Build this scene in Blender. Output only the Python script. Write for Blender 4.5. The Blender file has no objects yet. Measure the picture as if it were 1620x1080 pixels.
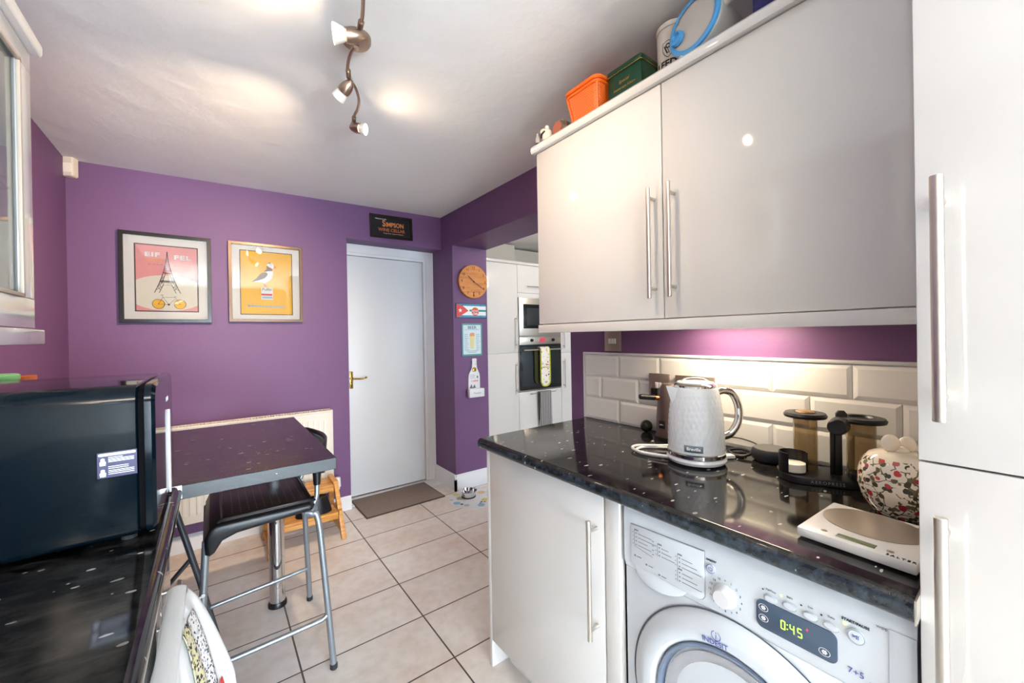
import bpy, bmesh, math, random
from math import sin, cos, pi, radians as R
from mathutils import Vector, Matrix
random.seed(7)
scn = bpy.context.scene
COL = scn.collection

# ------------------------------------------------------------------ materials
def lin(c):
    if isinstance(c, str):
        c = [int(c[i:i+2], 16) / 255 for i in (0, 2, 4)]
    return tuple((x / 12.92 if x <= .04045 else ((x + .055) / 1.055) ** 2.4) for x in c) + (1,)
MATS = {}
def new_mat(name):
    m = bpy.data.materials.new(name); m.use_nodes = True
    nt = m.node_tree; b = nt.nodes['Principled BSDF']
    MATS[name] = m
    return m, nt, b
def mat(name, col, rough=.5, metal=0, coat=0, trans=0, emis=0, ecol=None, ior=1.45, var=0, vscale=8, bump=0, bscale=60, alpha=1, spec=.5):
    if name in MATS: return MATS[name]
    m, nt, b = new_mat(name)
    c = lin(col)
    b.inputs['Base Color'].default_value = c
    b.inputs['Roughness'].default_value = rough
    b.inputs['Metallic'].default_value = metal
    b.inputs['Coat Weight'].default_value = coat
    b.inputs['Coat Roughness'].default_value = .04
    b.inputs['Transmission Weight'].default_value = trans
    b.inputs['IOR'].default_value = ior
    b.inputs['Specular IOR Level'].default_value = spec
    b.inputs['Alpha'].default_value = alpha
    if emis:
        b.inputs['Emission Color'].default_value = lin(ecol or col)
        b.inputs['Emission Strength'].default_value = emis
    tc = nt.nodes.new('ShaderNodeTexCoord')
    if var:
        n = nt.nodes.new('ShaderNodeTexNoise'); n.inputs['Scale'].default_value = vscale; n.inputs['Detail'].default_value = 4
        nt.links.new(tc.outputs['Object'], n.inputs['Vector'])
        mx = nt.nodes.new('ShaderNodeMix'); mx.data_type = 'RGBA'
        mx.inputs[6].default_value = tuple(x * (1 - var) for x in c[:3]) + (1,)
        mx.inputs[7].default_value = tuple(min(1, x * (1 + var)) for x in c[:3]) + (1,)
        nt.links.new(n.outputs['Fac'], mx.inputs[0]); nt.links.new(mx.outputs[2], b.inputs['Base Color'])
    if bump:
        n = nt.nodes.new('ShaderNodeTexNoise'); n.inputs['Scale'].default_value = bscale; n.inputs['Detail'].default_value = 3
        nt.links.new(tc.outputs['Object'], n.inputs['Vector'])
        bp = nt.nodes.new('ShaderNodeBump'); bp.inputs['Strength'].default_value = bump; bp.inputs['Distance'].default_value = .004
        nt.links.new(n.outputs['Fac'], bp.inputs['Height']); nt.links.new(bp.outputs['Normal'], b.inputs['Normal'])
    return m
def N(nt, t, **k):
    n = nt.nodes.new(t)
    for a, v in k.items(): setattr(n, a, v)
    return n
def ramp(nt, stops):
    r = N(nt, 'ShaderNodeValToRGB'); cr = r.color_ramp
    while len(cr.elements) < len(stops): cr.elements.new(.5)
    for e, (p, c) in zip(cr.elements, stops):
        e.position = p; e.color = c if len(c) == 4 else lin(c)
    return r
def mixrgb(nt, fac, a, b):
    mx = N(nt, 'ShaderNodeMix'); mx.data_type = 'RGBA'
    for s, v in ((0, fac), (6, a), (7, b)):
        if hasattr(v, 'links') or hasattr(v, 'is_linked'): nt.links.new(v, mx.inputs[s])
        else: mx.inputs[s].default_value = v
    return mx.outputs[2]

def floor_mat():
    m, nt, b = new_mat('floor_tile')
    g = N(nt, 'ShaderNodeNewGeometry')
    mp = N(nt, 'ShaderNodeMapping'); mp.inputs['Location'].default_value = (-.747 + .4955 * 8, -2.608 + .297 * 20, 0)
    nt.links.new(g.outputs['Position'], mp.inputs['Vector'])
    br = N(nt, 'ShaderNodeTexBrick'); br.offset = 0; br.squash = 1
    br.inputs['Scale'].default_value = 1; br.inputs['Brick Width'].default_value = .4955; br.inputs['Row Height'].default_value = .297
    br.inputs['Mortar Size'].default_value = .0035; br.inputs['Mortar Smooth'].default_value = .15
    br.inputs['Color1'].default_value = lin('eae6e2'); br.inputs['Color2'].default_value = lin('e0dad4'); br.inputs['Mortar'].default_value = lin('5b504b')
    nt.links.new(mp.outputs['Vector'], br.inputs['Vector'])
    n = N(nt, 'ShaderNodeTexNoise'); n.inputs['Scale'].default_value = 2.2; n.inputs['Detail'].default_value = 6; n.inputs['Roughness'].default_value = .6
    nt.links.new(g.outputs['Position'], n.inputs['Vector'])
    rp = ramp(nt, [(.42, (1, 1, 1, 1)), (.72, (.80, .66, .56, 1))]); nt.links.new(n.outputs['Fac'], rp.inputs['Fac'])
    n2 = N(nt, 'ShaderNodeTexNoise'); n2.inputs['Scale'].default_value = 22; n2.inputs['Detail'].default_value = 5
    nt.links.new(g.outputs['Position'], n2.inputs['Vector'])
    rp2 = ramp(nt, [(.3, (.9, .88, .86, 1)), (.6, (1, 1, 1, 1))]); nt.links.new(n2.outputs['Fac'], rp2.inputs['Fac'])
    m1 = N(nt, 'ShaderNodeMix', data_type='RGBA', blend_type='MULTIPLY'); m1.inputs[0].default_value = .8
    nt.links.new(br.outputs['Color'], m1.inputs[6]); nt.links.new(rp.outputs['Color'], m1.inputs[7])
    m2 = N(nt, 'ShaderNodeMix', data_type='RGBA', blend_type='MULTIPLY'); m2.inputs[0].default_value = 1
    nt.links.new(m1.outputs[2], m2.inputs[6]); nt.links.new(rp2.outputs['Color'], m2.inputs[7])
    nt.links.new(m2.outputs[2], b.inputs['Base Color'])
    b.inputs['Roughness'].default_value = .42
    bp = N(nt, 'ShaderNodeBump', invert=True); bp.inputs['Strength'].default_value = .6; bp.inputs['Distance'].default_value = .002
    nt.links.new(br.outputs['Fac'], bp.inputs['Height']); nt.links.new(bp.outputs['Normal'], b.inputs['Normal'])
    return m
def granite(name, base, cloud, fleck, rough, amt=.5):
    m, nt, b = new_mat(name)
    g = N(nt, 'ShaderNodeNewGeometry')
    n = N(nt, 'ShaderNodeTexNoise'); n.inputs['Scale'].default_value = 14; n.inputs['Detail'].default_value = 10; n.inputs['Roughness'].default_value = .72; n.inputs['Distortion'].default_value = .4
    mq = N(nt, 'ShaderNodeMapping'); mq.inputs['Scale'].default_value = (1, 2.6, 2.6); mq.inputs['Rotation'].default_value = (0, 0, .5); nt.links.new(g.outputs['Position'], mq.inputs['Vector']); nt.links.new(mq.outputs['Vector'], n.inputs['Vector'])
    r1 = ramp(nt, [(.45, base), (.72, cloud)]); nt.links.new(n.outputs['Fac'], r1.inputs['Fac'])
    # elongated pale flecks
    mp = N(nt, 'ShaderNodeMapping'); mp.inputs['Scale'].default_value = (34, 84, 60); mp.inputs['Rotation'].default_value = (0, 0, .5)
    nd = N(nt, 'ShaderNodeTexNoise'); nd.inputs['Scale'].default_value = 30
    nt.links.new(g.outputs['Position'], nd.inputs['Vector'])
    mv = N(nt, 'ShaderNodeVectorMath', operation='MULTIPLY_ADD'); mv.inputs[1].default_value = (.014, .014, .014)
    nt.links.new(nd.outputs['Color'], mv.inputs[0]); nt.links.new(g.outputs['Position'], mv.inputs[2])
    nt.links.new(mv.outputs[0], mp.inputs['Vector'])
    v = N(nt, 'ShaderNodeTexVoronoi'); v.inputs['Scale'].default_value = 1; nt.links.new(mp.outputs['Vector'], v.inputs['Vector'])
    # each cell has own size threshold
    sp = N(nt, 'ShaderNodeSeparateColor'); nt.links.new(v.outputs['Color'], sp.inputs[0])
    th = N(nt, 'ShaderNodeMapRange'); th.inputs[1].default_value = .70; th.inputs[2].default_value = 1; th.inputs[3].default_value = 0; th.inputs[4].default_value = .30
    nt.links.new(sp.outputs[0], th.inputs[0])
    lt = N(nt, 'ShaderNodeMath', operation='LESS_THAN'); nt.links.new(v.outputs['Distance'], lt.inputs[0]); nt.links.new(th.outputs[0], lt.inputs[1])
    fm = N(nt, 'ShaderNodeMath', operation='MULTIPLY'); nt.links.new(lt.outputs[0], fm.inputs[0])
    fr = N(nt, 'ShaderNodeMapRange'); fr.inputs[3].default_value = .25 * amt; fr.inputs[4].default_value = 1.0 * amt
    nt.links.new(sp.outputs[1], fr.inputs[0]); nt.links.new(fr.outputs[0], fm.inputs[1])
    out = mixrgb(nt, fm.outputs[0], r1.outputs['Color'], lin(fleck))
    nt.links.new(out, b.inputs['Base Color'])
    b.inputs['Roughness'].default_value = rough
    b.inputs['Specular IOR Level'].default_value = .6
    return m
def wood(name, c1, c2, scale=(2, 30, 30), rough=.45):
    m, nt, b = new_mat(name)
    tc = N(nt, 'ShaderNodeTexCoord'); mp = N(nt, 'ShaderNodeMapping'); mp.inputs['Scale'].default_value = scale
    nt.links.new(tc.outputs['Object'], mp.inputs['Vector'])
    n = N(nt, 'ShaderNodeTexNoise'); n.inputs['Scale'].default_value = 2; n.inputs['Detail'].default_value = 6; n.inputs['Distortion'].default_value = .6
    nt.links.new(mp.outputs['Vector'], n.inputs['Vector'])
    r = ramp(nt, [(.3, c1), (.7, c2)]); nt.links.new(n.outputs['Fac'], r.inputs['Fac'])
    nt.links.new(r.outputs['Color'], b.inputs['Base Color']); b.inputs['Roughness'].default_value = rough
    return m
def ceiling_mat():
    m, nt, b = new_mat('ceiling_paint')
    g = N(nt, 'ShaderNodeNewGeometry')
    n = N(nt, 'ShaderNodeTexNoise'); n.inputs['Scale'].default_value = 1.3; n.inputs['Detail'].default_value = 5
    nt.links.new(g.outputs['Position'], n.inputs['Vector'])
    r = ramp(nt, [(.35, 'ebe8e4'), (.65, 'efece8')]); nt.links.new(n.outputs['Fac'], r.inputs['Fac'])
    nt.links.new(r.outputs['Color'], b.inputs['Base Color']); b.inputs['Roughness'].default_value = .75
    n2 = N(nt, 'ShaderNodeTexNoise'); n2.inputs['Scale'].default_value = 9; n2.inputs['Detail'].default_value = 8
    nt.links.new(g.outputs['Position'], n2.inputs['Vector'])
    bp = N(nt, 'ShaderNodeBump'); bp.inputs['Strength'].default_value = .25; bp.inputs['Distance'].default_value = .02
    nt.links.new(n2.outputs['Fac'], bp.inputs['Height']); nt.links.new(bp.outputs['Normal'], b.inputs['Normal'])
    return m
def stripes_mat(name, c1, c2, scale, axis=0, thr=.5):
    m, nt, b = new_mat(name)
    tc = N(nt, 'ShaderNodeTexCoord'); s = N(nt, 'ShaderNodeSeparateXYZ'); nt.links.new(tc.outputs['Object'], s.inputs[0])
    w = N(nt, 'ShaderNodeMath', operation='MULTIPLY'); w.inputs[1].default_value = scale; nt.links.new(s.outputs[axis], w.inputs[0])
    fr = N(nt, 'ShaderNodeMath', operation='FRACT'); nt.links.new(w.outputs[0], fr.inputs[0])
    gt = N(nt, 'ShaderNodeMath', operation='GREATER_THAN'); gt.inputs[1].default_value = thr; nt.links.new(fr.outputs[0], gt.inputs[0])
    nt.links.new(mixrgb(nt, gt.outputs[0], lin(c1), lin(c2)), b.inputs['Base Color']); b.inputs['Roughness'].default_value = .9
    return m
def blotch_mat(name, base, cols, scale, thr=.3, rough=.8, coord='Object', coat=0):
    """printed pattern: voronoi blobs of several inks on a base"""
    m, nt, b = new_mat(name)
    tc = N(nt, 'ShaderNodeTexCoord')
    nz = N(nt, 'ShaderNodeTexNoise'); nz.inputs['Scale'].default_value = scale * 1.6; nt.links.new(tc.outputs[coord], nz.inputs['Vector'])
    mv = N(nt, 'ShaderNodeVectorMath', operation='MULTIPLY_ADD'); k = .5 / scale; mv.inputs[1].default_value = (k, k, k)
    nt.links.new(nz.outputs['Color'], mv.inputs[0]); nt.links.new(tc.outputs[coord], mv.inputs[2])
    v = N(nt, 'ShaderNodeTexVoronoi'); v.inputs['Scale'].default_value = scale; nt.links.new(mv.outputs[0], v.inputs['Vector'])
    sp = N(nt, 'ShaderNodeSeparateColor'); nt.links.new(v.outputs['Color'], sp.inputs[0])
    r = N(nt, 'ShaderNodeValToRGB'); r.color_ramp.interpolation = 'CONSTANT'
    while len(r.color_ramp.elements) < len(cols): r.color_ramp.elements.new(.5)
    for i, (e, c) in enumerate(zip(r.color_ramp.elements, cols)): e.position = i / len(cols); e.color = lin(c)
    nt.links.new(sp.outputs[0], r.inputs['Fac'])
    lt = N(nt, 'ShaderNodeMath', operation='LESS_THAN'); lt.inputs[1].default_value = thr; nt.links.new(v.outputs['Distance'], lt.inputs[0])
    nt.links.new(mixrgb(nt, lt.outputs[0], lin(base), r.outputs['Color']), b.inputs['Base Color'])
    b.inputs['Roughness'].default_value = rough; b.inputs['Coat Weight'].default_value = coat
    return m

M_floor = floor_mat()
M_ceil = ceiling_mat()
M_purple = mat('purple_wall_paint', '6a4870', .55, var=.04, vscale=3, bump=.12, bscale=90)
M_cream_wall = mat('cream_wall_paint', 'b4aea4', .7)
M_trim = mat('white_gloss_trim', 'dcdde0', .3)
M_door = mat('white_door_paint', 'd6d8da', .35)
M_unit = mat('white_gloss_door', 'dad7d3', .07, coat=.4)
M_unit_in = mat('white_unit_carcass', 'dcdad6', .4)
M_white = mat('white_plastic', 'dcdcdc', .35)
M_wm = mat('white_appliance_enamel', 'd4d9de', .28)
M_steel = mat('brushed_steel', 'd2cac0', .34, 1)
M_chrome = mat('polished_chrome', 'd8d8d8', .06, 1)
M_nickel = mat('satin_nickel', 'b09a88', .3, 1)
M_brass = mat('brass', 'c0984a', .22, 1)
M_black = mat('black_plastic', '151517', .35)
M_blackgloss = mat('black_gloss', '0c0c0e', .08)
M_rubber = mat('dark_rubber', '2c2c2e', .8)
M_tube = mat('silver_painted_tube', '9aa0a6', .35, .7)
M_tubedark = mat('grey_painted_tube', '5a5d62', .35, .6)
M_glass = mat('clear_glass', 'ffffff', .0, trans=1, ior=1.45)
M_work = granite('black_granite_worktop', '0e0e0f', '3d3b38', 'd8d4cc', .085, .9)
M_table = granite('dark_granite_table', '140d0d', '4a3c3a', 'b0a59a', .2, .8)
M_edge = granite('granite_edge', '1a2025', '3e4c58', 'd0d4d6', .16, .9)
M_navy = mat('navy_gloss_enamel', '040f17', .08, spec=.3)
M_tile = mat('white_glazed_tile', 'e2e1dd', .09)
M_grout = mat('white_grout', 'dcdbd6', .8)
M_oak = wood('clock_wood', 'b4661d', 'd08a3a', (3, 20, 20))
M_pine = wood('pine_wood', 'b9782f', 'dca458', (3, 30, 30))
M_text_dark = mat('dark_ink', '20202a', .5)
M_text_blue = mat('blue_ink', '4c5aa0', .5)
M_text_white = mat('white_ink', 'f2f2f2', .5)
M_text_grey = mat('grey_ink', '7c8087', .5)

# ------------------------------------------------------------------ mesh builder
class B:
    def __init__(s): s.bm = bmesh.new(); s.mi = 0
    def _merge(s, t, M=None):
        if M is not None: bmesh.ops.transform(t, matrix=M, verts=t.verts)
        vm = {}
        for v in t.verts: vm[v] = s.bm.verts.new(v.co)
        for f in t.faces:
            try:
                nf = s.bm.faces.new([vm[v] for v in f.verts]); nf.material_index = s.mi
            except ValueError: pass
        t.free(); return s
    def m(s, i): s.mi = i; return s
    def box(s, x0, x1, y0, y1, z0, z1, bev=0, seg=2, M=None):
        t = bmesh.new()
        bmesh.ops.create_cube(t, size=1)
        for v in t.verts:
            v.co = Vector(((x0 + x1) / 2 + v.co.x * (x1 - x0), (y0 + y1) / 2 + v.co.y * (y1 - y0), (z0 + z1) / 2 + v.co.z * (z1 - z0)))
        if bev: bmesh.ops.bevel(t, geom=t.edges[:], offset=bev, segments=seg, profile=.5, affect='EDGES')
        return s._merge(t, M)
    def prism(s, pts, y0, y1, bev=0, M=None, seg=2):
        """outline pts (x,z), front at y0, back at y1"""
        t = bmesh.new()
        a = [t.verts.new((x, y0, z)) for x, z in pts]; b = [t.verts.new((x, y1, z)) for x, z in pts]
        n = len(pts)
        ff = t.faces.new(a); t.faces.new(b[::-1])
        for i in range(n): t.faces.new((a[i], b[i], b[(i + 1) % n], a[(i + 1) % n]))
        bmesh.ops.recalc_face_normals(t, faces=t.faces)
        if bev:
            bmesh.ops.bevel(t, geom=[e for e in ff.edges], offset=bev, segments=seg, profile=.5, affect='EDGES')
        return s._merge(t, M)
    def prof(s, pts, x0, x1, M=None):
        """outline pts (y,z) swept along x"""
        t = bmesh.new()
        a = [t.verts.new((x0, y, z)) for y, z in pts]; b = [t.verts.new((x1, y, z)) for y, z in pts]
        n = len(pts); t.faces.new(a); t.faces.new(b[::-1])
        for i in range(n): t.faces.new((a[i], b[i], b[(i + 1) % n], a[(i + 1) % n]))
        bmesh.ops.recalc_face_normals(t, faces=t.faces)
        return s._merge(t, M)
    def flat(s, pts, y):
        vs = [s.bm.verts.new((x, y, z)) for x, z in pts]
        f = s.bm.faces.new(vs); f.material_index = s.mi
        f.normal_update()
        if f.normal.y > 0: f.normal_flip()
        return s
    def rect(s, x0, x1, z0, z1, y): return s.flat([(x0, z0), (x1, z0), (x1, z1), (x0, z1)], y)
    def disc(s, cx, cz, r, y, n=28, rz=None, a0=0, a1=2 * pi):
        rz = rz or r
        full = abs(a1 - a0 - 2 * pi) < 1e-6
        k = n if full else n + 1
        return s.flat([(cx + r * cos(a0 + (a1 - a0) * i / n), cz + rz * sin(a0 + (a1 - a0) * i / n)) for i in range(k)], y)
    def ring(s, cx, cz, r0, r1, y, n=32, a0=0, a1=2 * pi, asp=1):
        for i in range(n):
            p, q = a0 + (a1 - a0) * i / n, a0 + (a1 - a0) * (i + 1) / n
            s.flat([(cx + r0 * cos(p), cz + asp * r0 * sin(p)), (cx + r1 * cos(p), cz + asp * r1 * sin(p)), (cx + r1 * cos(q), cz + asp * r1 * sin(q)), (cx + r0 * cos(q), cz + asp * r0 * sin(q))], y)
        return s
    def seg(s, x0, z0, x1, z1, w, y):
        d = Vector((x1 - x0, z1 - z0)); L = d.length
        if L < 1e-7: return s
        d /= L; nx, nz = -d.y * w / 2, d.x * w / 2
        return s.flat([(x0 + nx, z0 + nz), (x1 + nx, z1 + nz), (x1 - nx, z1 - nz), (x0 - nx, z0 - nz)], y)
    def lathe(s, prof, c=(0, 0, 0), n=36, M=None, a0=0, a1=2 * pi, sx=1, sy=1):
        """prof list of (r,z) about z through c"""
        t = bmesh.new(); full = abs(a1 - a0 - 2 * pi) < 1e-6; k = n if full else n + 1
        rings = []
        for r, z in prof:
            if r < 1e-6: rings.append([t.verts.new((c[0], c[1], c[2] + z))])
            else: rings.append([t.verts.new((c[0] + sx * r * cos(a0 + (a1 - a0) * i / n), c[1] + sy * r * sin(a0 + (a1 - a0) * i / n), c[2] + z)) for i in range(k)])
        for A, Bq in zip(rings, rings[1:]):
            for i in range(n):
                j = (i + 1) % k
                try:
                    if len(A) == 1 and len(Bq) == 1: continue
                    if len(A) == 1: t.faces.new((A[0], Bq[j], Bq[i]))
                    elif len(Bq) == 1: t.faces.new((A[i], A[j], Bq[0]))
                    else: t.faces.new((A[i], A[j], Bq[j], Bq[i]))
                except ValueError: pass
        bmesh.ops.recalc_face_normals(t, faces=t.faces)
        return s._merge(t, M)
    def cyl(s, p0, p1, r0, r1=None, n=20, bev=0):
        p0, p1 = Vector(p0), Vector(p1); r1 = r0 if r1 is None else r1
        L = (p1 - p0).length
        M = Matrix.Translation(p0) @ (p1 - p0).to_track_quat('Z', 'Y').to_matrix().to_4x4()
        if bev: pr = [(0, 0), (r0 - bev, 0), (r0, bev), (r1, L - bev), (r1 - bev, L), (0, L)]
        else: pr = [(0, 0), (r0, 0), (r1, L), (0, L)]
        return s.lathe(pr, n=n, M=M)
    def tube(s, pts, r, n=10, smooth=6, closed=False, flat_=1.0):
        P = [Vector(p) for p in pts]
        if smooth and len(P) > 2:
            Q = []
            m = len(P)
            rng = range(m) if closed else range(m - 1)
            for i in rng:
                a = P[(i - 1) % m] if (closed or i > 0) else P[0] * 2 - P[1]
                b, c = P[i], P[(i + 1) % m]
                d = P[(i + 2) % m] if (closed or i + 2 < m) else P[-1] * 2 - P[-2]
                for k in range(smooth):
                    t = k / smooth
                    Q.append(.5 * ((2 * b) + (c - a) * t + (2 * a - 5 * b + 4 * c - d) * t * t + (3 * b - a - 3 * c + d) * t ** 3))
            if not closed: Q.append(P[-1])
            P = Q
        t = bmesh.new(); rings = []; up = None; m = len(P)
        for i, p in enumerate(P):
            tg = ((P[(i + 1) % m] - P[i - 1]) if closed else (P[min(i + 1, m - 1)] - P[max(i - 1, 0)])).normalized()
            if up is None:
                up = tg.orthogonal().normalized()
            up = (up - tg * up.dot(tg)).normalized()
            sd = tg.cross(up)
            rr = r[i * (len(r) - 1) // max(1, m - 1)] if isinstance(r, (list, tuple)) else r
            rings.append([t.verts.new(p + (up * cos(2 * pi * k / n) + sd * flat_ * sin(2 * pi * k / n)) * rr) for k in range(n)])
        prs = list(zip(rings, rings[1:])) + ([(rings[-1], rings[0])] if closed else [])
        for A, Bq in prs:
            for k in range(n): t.faces.new((A[k], A[(k + 1) % n], Bq[(k + 1) % n], Bq[k]))
        if not closed:
            t.faces.new(rings[0][::-1]); t.faces.new(rings[-1])
        bmesh.ops.recalc_face_normals(t, faces=t.faces)
        return s._merge(t)
    def bar(s, p0, p1, w, h, up=(0, 0, 1), bev=0):
        """rectangular bar from p0 to p1"""
        p0, p1 = Vector(p0), Vector(p1); z = (p1 - p0); L = z.length; z /= L
        u = Vector(up); u = (u - z * u.dot(z)).normalized(); x = u.cross(z)
        M = Matrix.Translation(p0) @ Matrix((x, u, z)).transposed().to_4x4()
        return s.box(-w / 2, w / 2, -h / 2, h / 2, 0, L, bev, M=M)
    def grid(s, f, nu, nv):
        V = [[s.bm.verts.new(f(i / nu, j / nv)) for j in range(nv + 1)] for i in range(nu + 1)]
        for i in range(nu):
            for j in range(nv):
                q = s.bm.faces.new((V[i][j], V[i + 1][j], V[i + 1][j + 1], V[i][j + 1])); q.material_index = s.mi
        return s
    def ball(s, c, r, sc=(1, 1, 1), n=24, M=None):
        t = bmesh.new(); bmesh.ops.create_uvsphere(t, u_segments=n, v_segments=n // 2, radius=r)
        for v in t.verts: v.co = Vector((c[0] + v.co.x * sc[0], c[1] + v.co.y * sc[1], c[2] + v.co.z * sc[2]))
        return s._merge(t, M)
    def obj(s, name, m, parent=None, smooth=True, ang=38, label=None):
        me = bpy.data.meshes.new(name); s.bm.normal_update(); s.bm.to_mesh(me); s.bm.free()
        for x in (m if isinstance(m, (list, tuple)) else [m]): me.materials.append(x)
        if smooth:
            me.polygons.foreach_set('use_smooth', [True] * len(me.polygons)); me.set_sharp_from_angle(angle=R(ang))
        o = bpy.data.objects.new(name, me); COL.objects.link(o)
        if parent: o.parent = parent
        if label: o['label'] = label
        return o

def rrect(x0, x1, z0, z1, r, n=6):
    P = []
    for cx, cz, a in ((x1 - r, z1 - r, 0), (x0 + r, z1 - r, pi / 2), (x0 + r, z0 + r, pi), (x1 - r, z0 + r, 3 * pi / 2)):
        for i in range(n + 1): P.append((cx + r * cos(a + i * pi / 2 / n), cz + r * sin(a + i * pi / 2 / n)))
    return P
def tag(o, label, cat, group=None, kind=None):
    o['label'] = label; o['category'] = cat
    if group: o['group'] = group
    if kind: o['kind'] = kind
    return o
def thing(name, label, cat, loc=(0, 0, 0), rz=0, group=None, tilt=0):
    o = bpy.data.objects.new(name, None); COL.objects.link(o); o.empty_display_size = .05
    o.location = loc; o.rotation_euler = (0, tilt, rz)
    return tag(o, label, cat, group)
def struct(o): o['kind'] = 'structure'; return o
def text(body, size, loc, m, parent, align='CENTER', ext=.0004, name='lettering', sx=1, rot=0, bold=0, sp=1, shear=0, my=None):
    """lettering standing in the local x-z plane, facing -y"""
    cu = bpy.data.curves.new('t', 'FONT'); cu.body = body; cu.size = size; cu.extrude = ext; cu.align_x = align; cu.align_y = 'CENTER'
    cu.offset = bold; cu.space_character = sp; cu.shear = shear; cu.resolution_u = 3
    to = bpy.data.objects.new('t', cu); COL.objects.link(to)
    bpy.context.view_layer.update()
    me = bpy.data.meshes.new_from_object(to.evaluated_get(bpy.context.evaluated_depsgraph_get()))
    bpy.data.objects.remove(to)
    Mx = Matrix.Translation(loc) @ (my or Matrix.Identity(4)) @ Matrix.Rotation(rot, 4, 'Y') @ Matrix.Rotation(pi / 2, 4, 'X') @ Matrix.Diagonal((sx, 1, 1, 1))
    me.transform(Mx); me.materials.clear(); me.materials.append(m)
    o = bpy.data.objects.new(name, me); COL.objects.link(o); o.parent = parent
    return o
def bar_handle(parent, x, z0, z1, y, r=.006, out=.032, m=None, horiz=False, x1=None):
    """T bar handle in front of plane y (front -y)"""
    b = B()
    if not horiz:
        b.cyl((x, y - out, z0), (x, y - out, z1), r, n=16, bev=.001)
        L = z1 - z0
        for z in (z0 + .09 * L, z1 - .09 * L): b.cyl((x, y - out, z), (x, y, z), r * .8, n=12)
    else:
        b.cyl((x, y - out, z0), (x1, y - out, z0), r, n=16, bev=.001)
        for q in (x + .1 * (x1 - x), x1 - .1 * (x1 - x)): b.cyl((q, y - out, z0), (q, y, z0), r * .8, n=12)
    return b.obj('handle', m or M_steel, parent)
# ------------------------------------------------------------------ camera
cam = bpy.data.cameras.new('camera'); co = bpy.data.objects.new('camera', cam); COL.objects.link(co); scn.camera = co
yaw, pit, rol = R(36.653), R(-.167), R(-.956)
f_ = Vector((sin(yaw), cos(yaw), 0)); r_ = Vector((cos(yaw), -sin(yaw), 0)); u_ = Vector((0, 0, 1))
f2 = f_ * cos(pit) + u_ * sin(pit); u2 = -f_ * sin(pit) + u_ * cos(pit)
r3 = r_ * cos(rol) + u2 * sin(rol); u3 = -r_ * sin(rol) + u2 * cos(rol)
mw = Matrix((r3, u3, -f2)).transposed().to_4x4(); mw.translation = (0, 0, 1.27); co.matrix_world = mw
cam.sensor_width = 36; cam.lens = 635 * 36 / 1620; cam.shift_y = -8 / 1620; cam.clip_start = .02
scn.view_settings.view_transform = 'Standard'; scn.view_settings.look = 'None'; scn.view_settings.gamma = 1
scn.view_settings.exposure = 0

# ------------------------------------------------------------------ room shell
TOP = 2.5
YB = -3.2          # wall behind the camera
WL0, WL1 = -2.4, -1.85   # unseen window added in the left wall for cool side light
def ceil_z(x): return 2.248 + .0185 * (x + .62)
b = B(); b.box(-.72, 4.7, YB - .1, 4.4, -.1, 0); struct(b.obj('floor', M_floor, smooth=False))
b = B(); b.prism([(-.72, ceil_z(-.72)), (4.7, ceil_z(4.7)), (4.7, TOP + .1), (-.72, TOP + .1)], YB - .1, 4.4); struct(b.obj('ceiling', M_ceil, smooth=False))
b = B(); b.box(-.72, -.62, YB, WL0, 0, TOP); b.box(-.72, -.62, WL1, .0, 0, TOP); b.box(-.72, -.62, WL0, WL1, 0, 1.45); b.box(-.72, -.62, WL0, WL1, 2.12, TOP)
struct(b.obj('wall_left', M_cream_wall, smooth=False))
b = B(); b.box(-.72, -.62, .0, 3.45, 0, TOP)
struct(b.obj('wall_left', M_purple, smooth=False))
b = B(); b.box(-.62, .807, 3.13, 3.45, 0, TOP); b.box(.807, 1.583, 3.13, 3.45, 2.014, TOP); b.box(.807, 1.583, 3.36, 3.45, 0, 2.014)
struct(b.obj('wall_far', M_purple, smooth=False))
b = B(); b.box(1.583, 1.915, 2.93, 3.45, 0, TOP); b.box(1.583, 1.915, 1.41, 2.93, 2.015, TOP)
struct(b.obj('wall_opening', M_purple, smooth=False))
b = B(); b.box(1.408, 1.915, YB, -.5, 0, TOP); struct(b.obj('wall_right', M_cream_wall, smooth=False))
b = B(); b.box(1.408, 1.915, -.5, 1.41, 0, TOP); struct(b.obj('wall_right', M_purple, smooth=False))
# walls behind the camera with a window each
XB0, XB1 = -.55, 1.35
XC0, XC1 = 2.5, 4.0
b = B()
for x0, x1 in ((-.72, XB0), (XB1, XC0), (XC1, 4.7)): b.box(x0, x1, YB - .1, YB, 0, TOP)
for x0, x1, zb in ((XB0, XB1, .05), (XC0, XC1, .9)): b.box(x0, x1, YB - .1, YB, 0, zb); b.box(x0, x1, YB - .1, YB, 1.58 if zb < .1 else 2.0, TOP)
struct(b.obj('wall_back', M_cream_wall, smooth=False))
b = B(); b.box(4.6, 4.7, YB, 4.3, 0, TOP); struct(b.obj('wall_kitchen_side', M_cream_wall, smooth=False))
b = B(); b.box(1.915, 4.6, 4.0, 4.1, 0, TOP); struct(b.obj('wall_kitchen_far', M_cream_wall, smooth=False))
b = B(); b.box(1.60, 1.915, 3.45, 4.0, 0, TOP); struct(b.obj('wall_kitchen_left', M_cream_wall, smooth=False))
def window(n, x0, x1, z0, z1, loc, rz):
    b = B(); w = .05
    b.box(x0, x1, 0, .06, z0, z0 + w); b.box(x0, x1, 0, .06, z1 - w, z1); b.box(x0, x0 + w, 0, .06, z0 + w, z1 - w); b.box(x1 - w, x1, 0, .06, z0 + w, z1 - w)
    xm = (x0 + x1) / 2; b.box(xm - .03, xm + .03, 0, .06, z0 + w, z1 - w)
    o = b.obj('window_%d' % n, M_trim, smooth=False); o.location = loc; o.rotation_euler = (0, 0, rz); struct(o)
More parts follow.
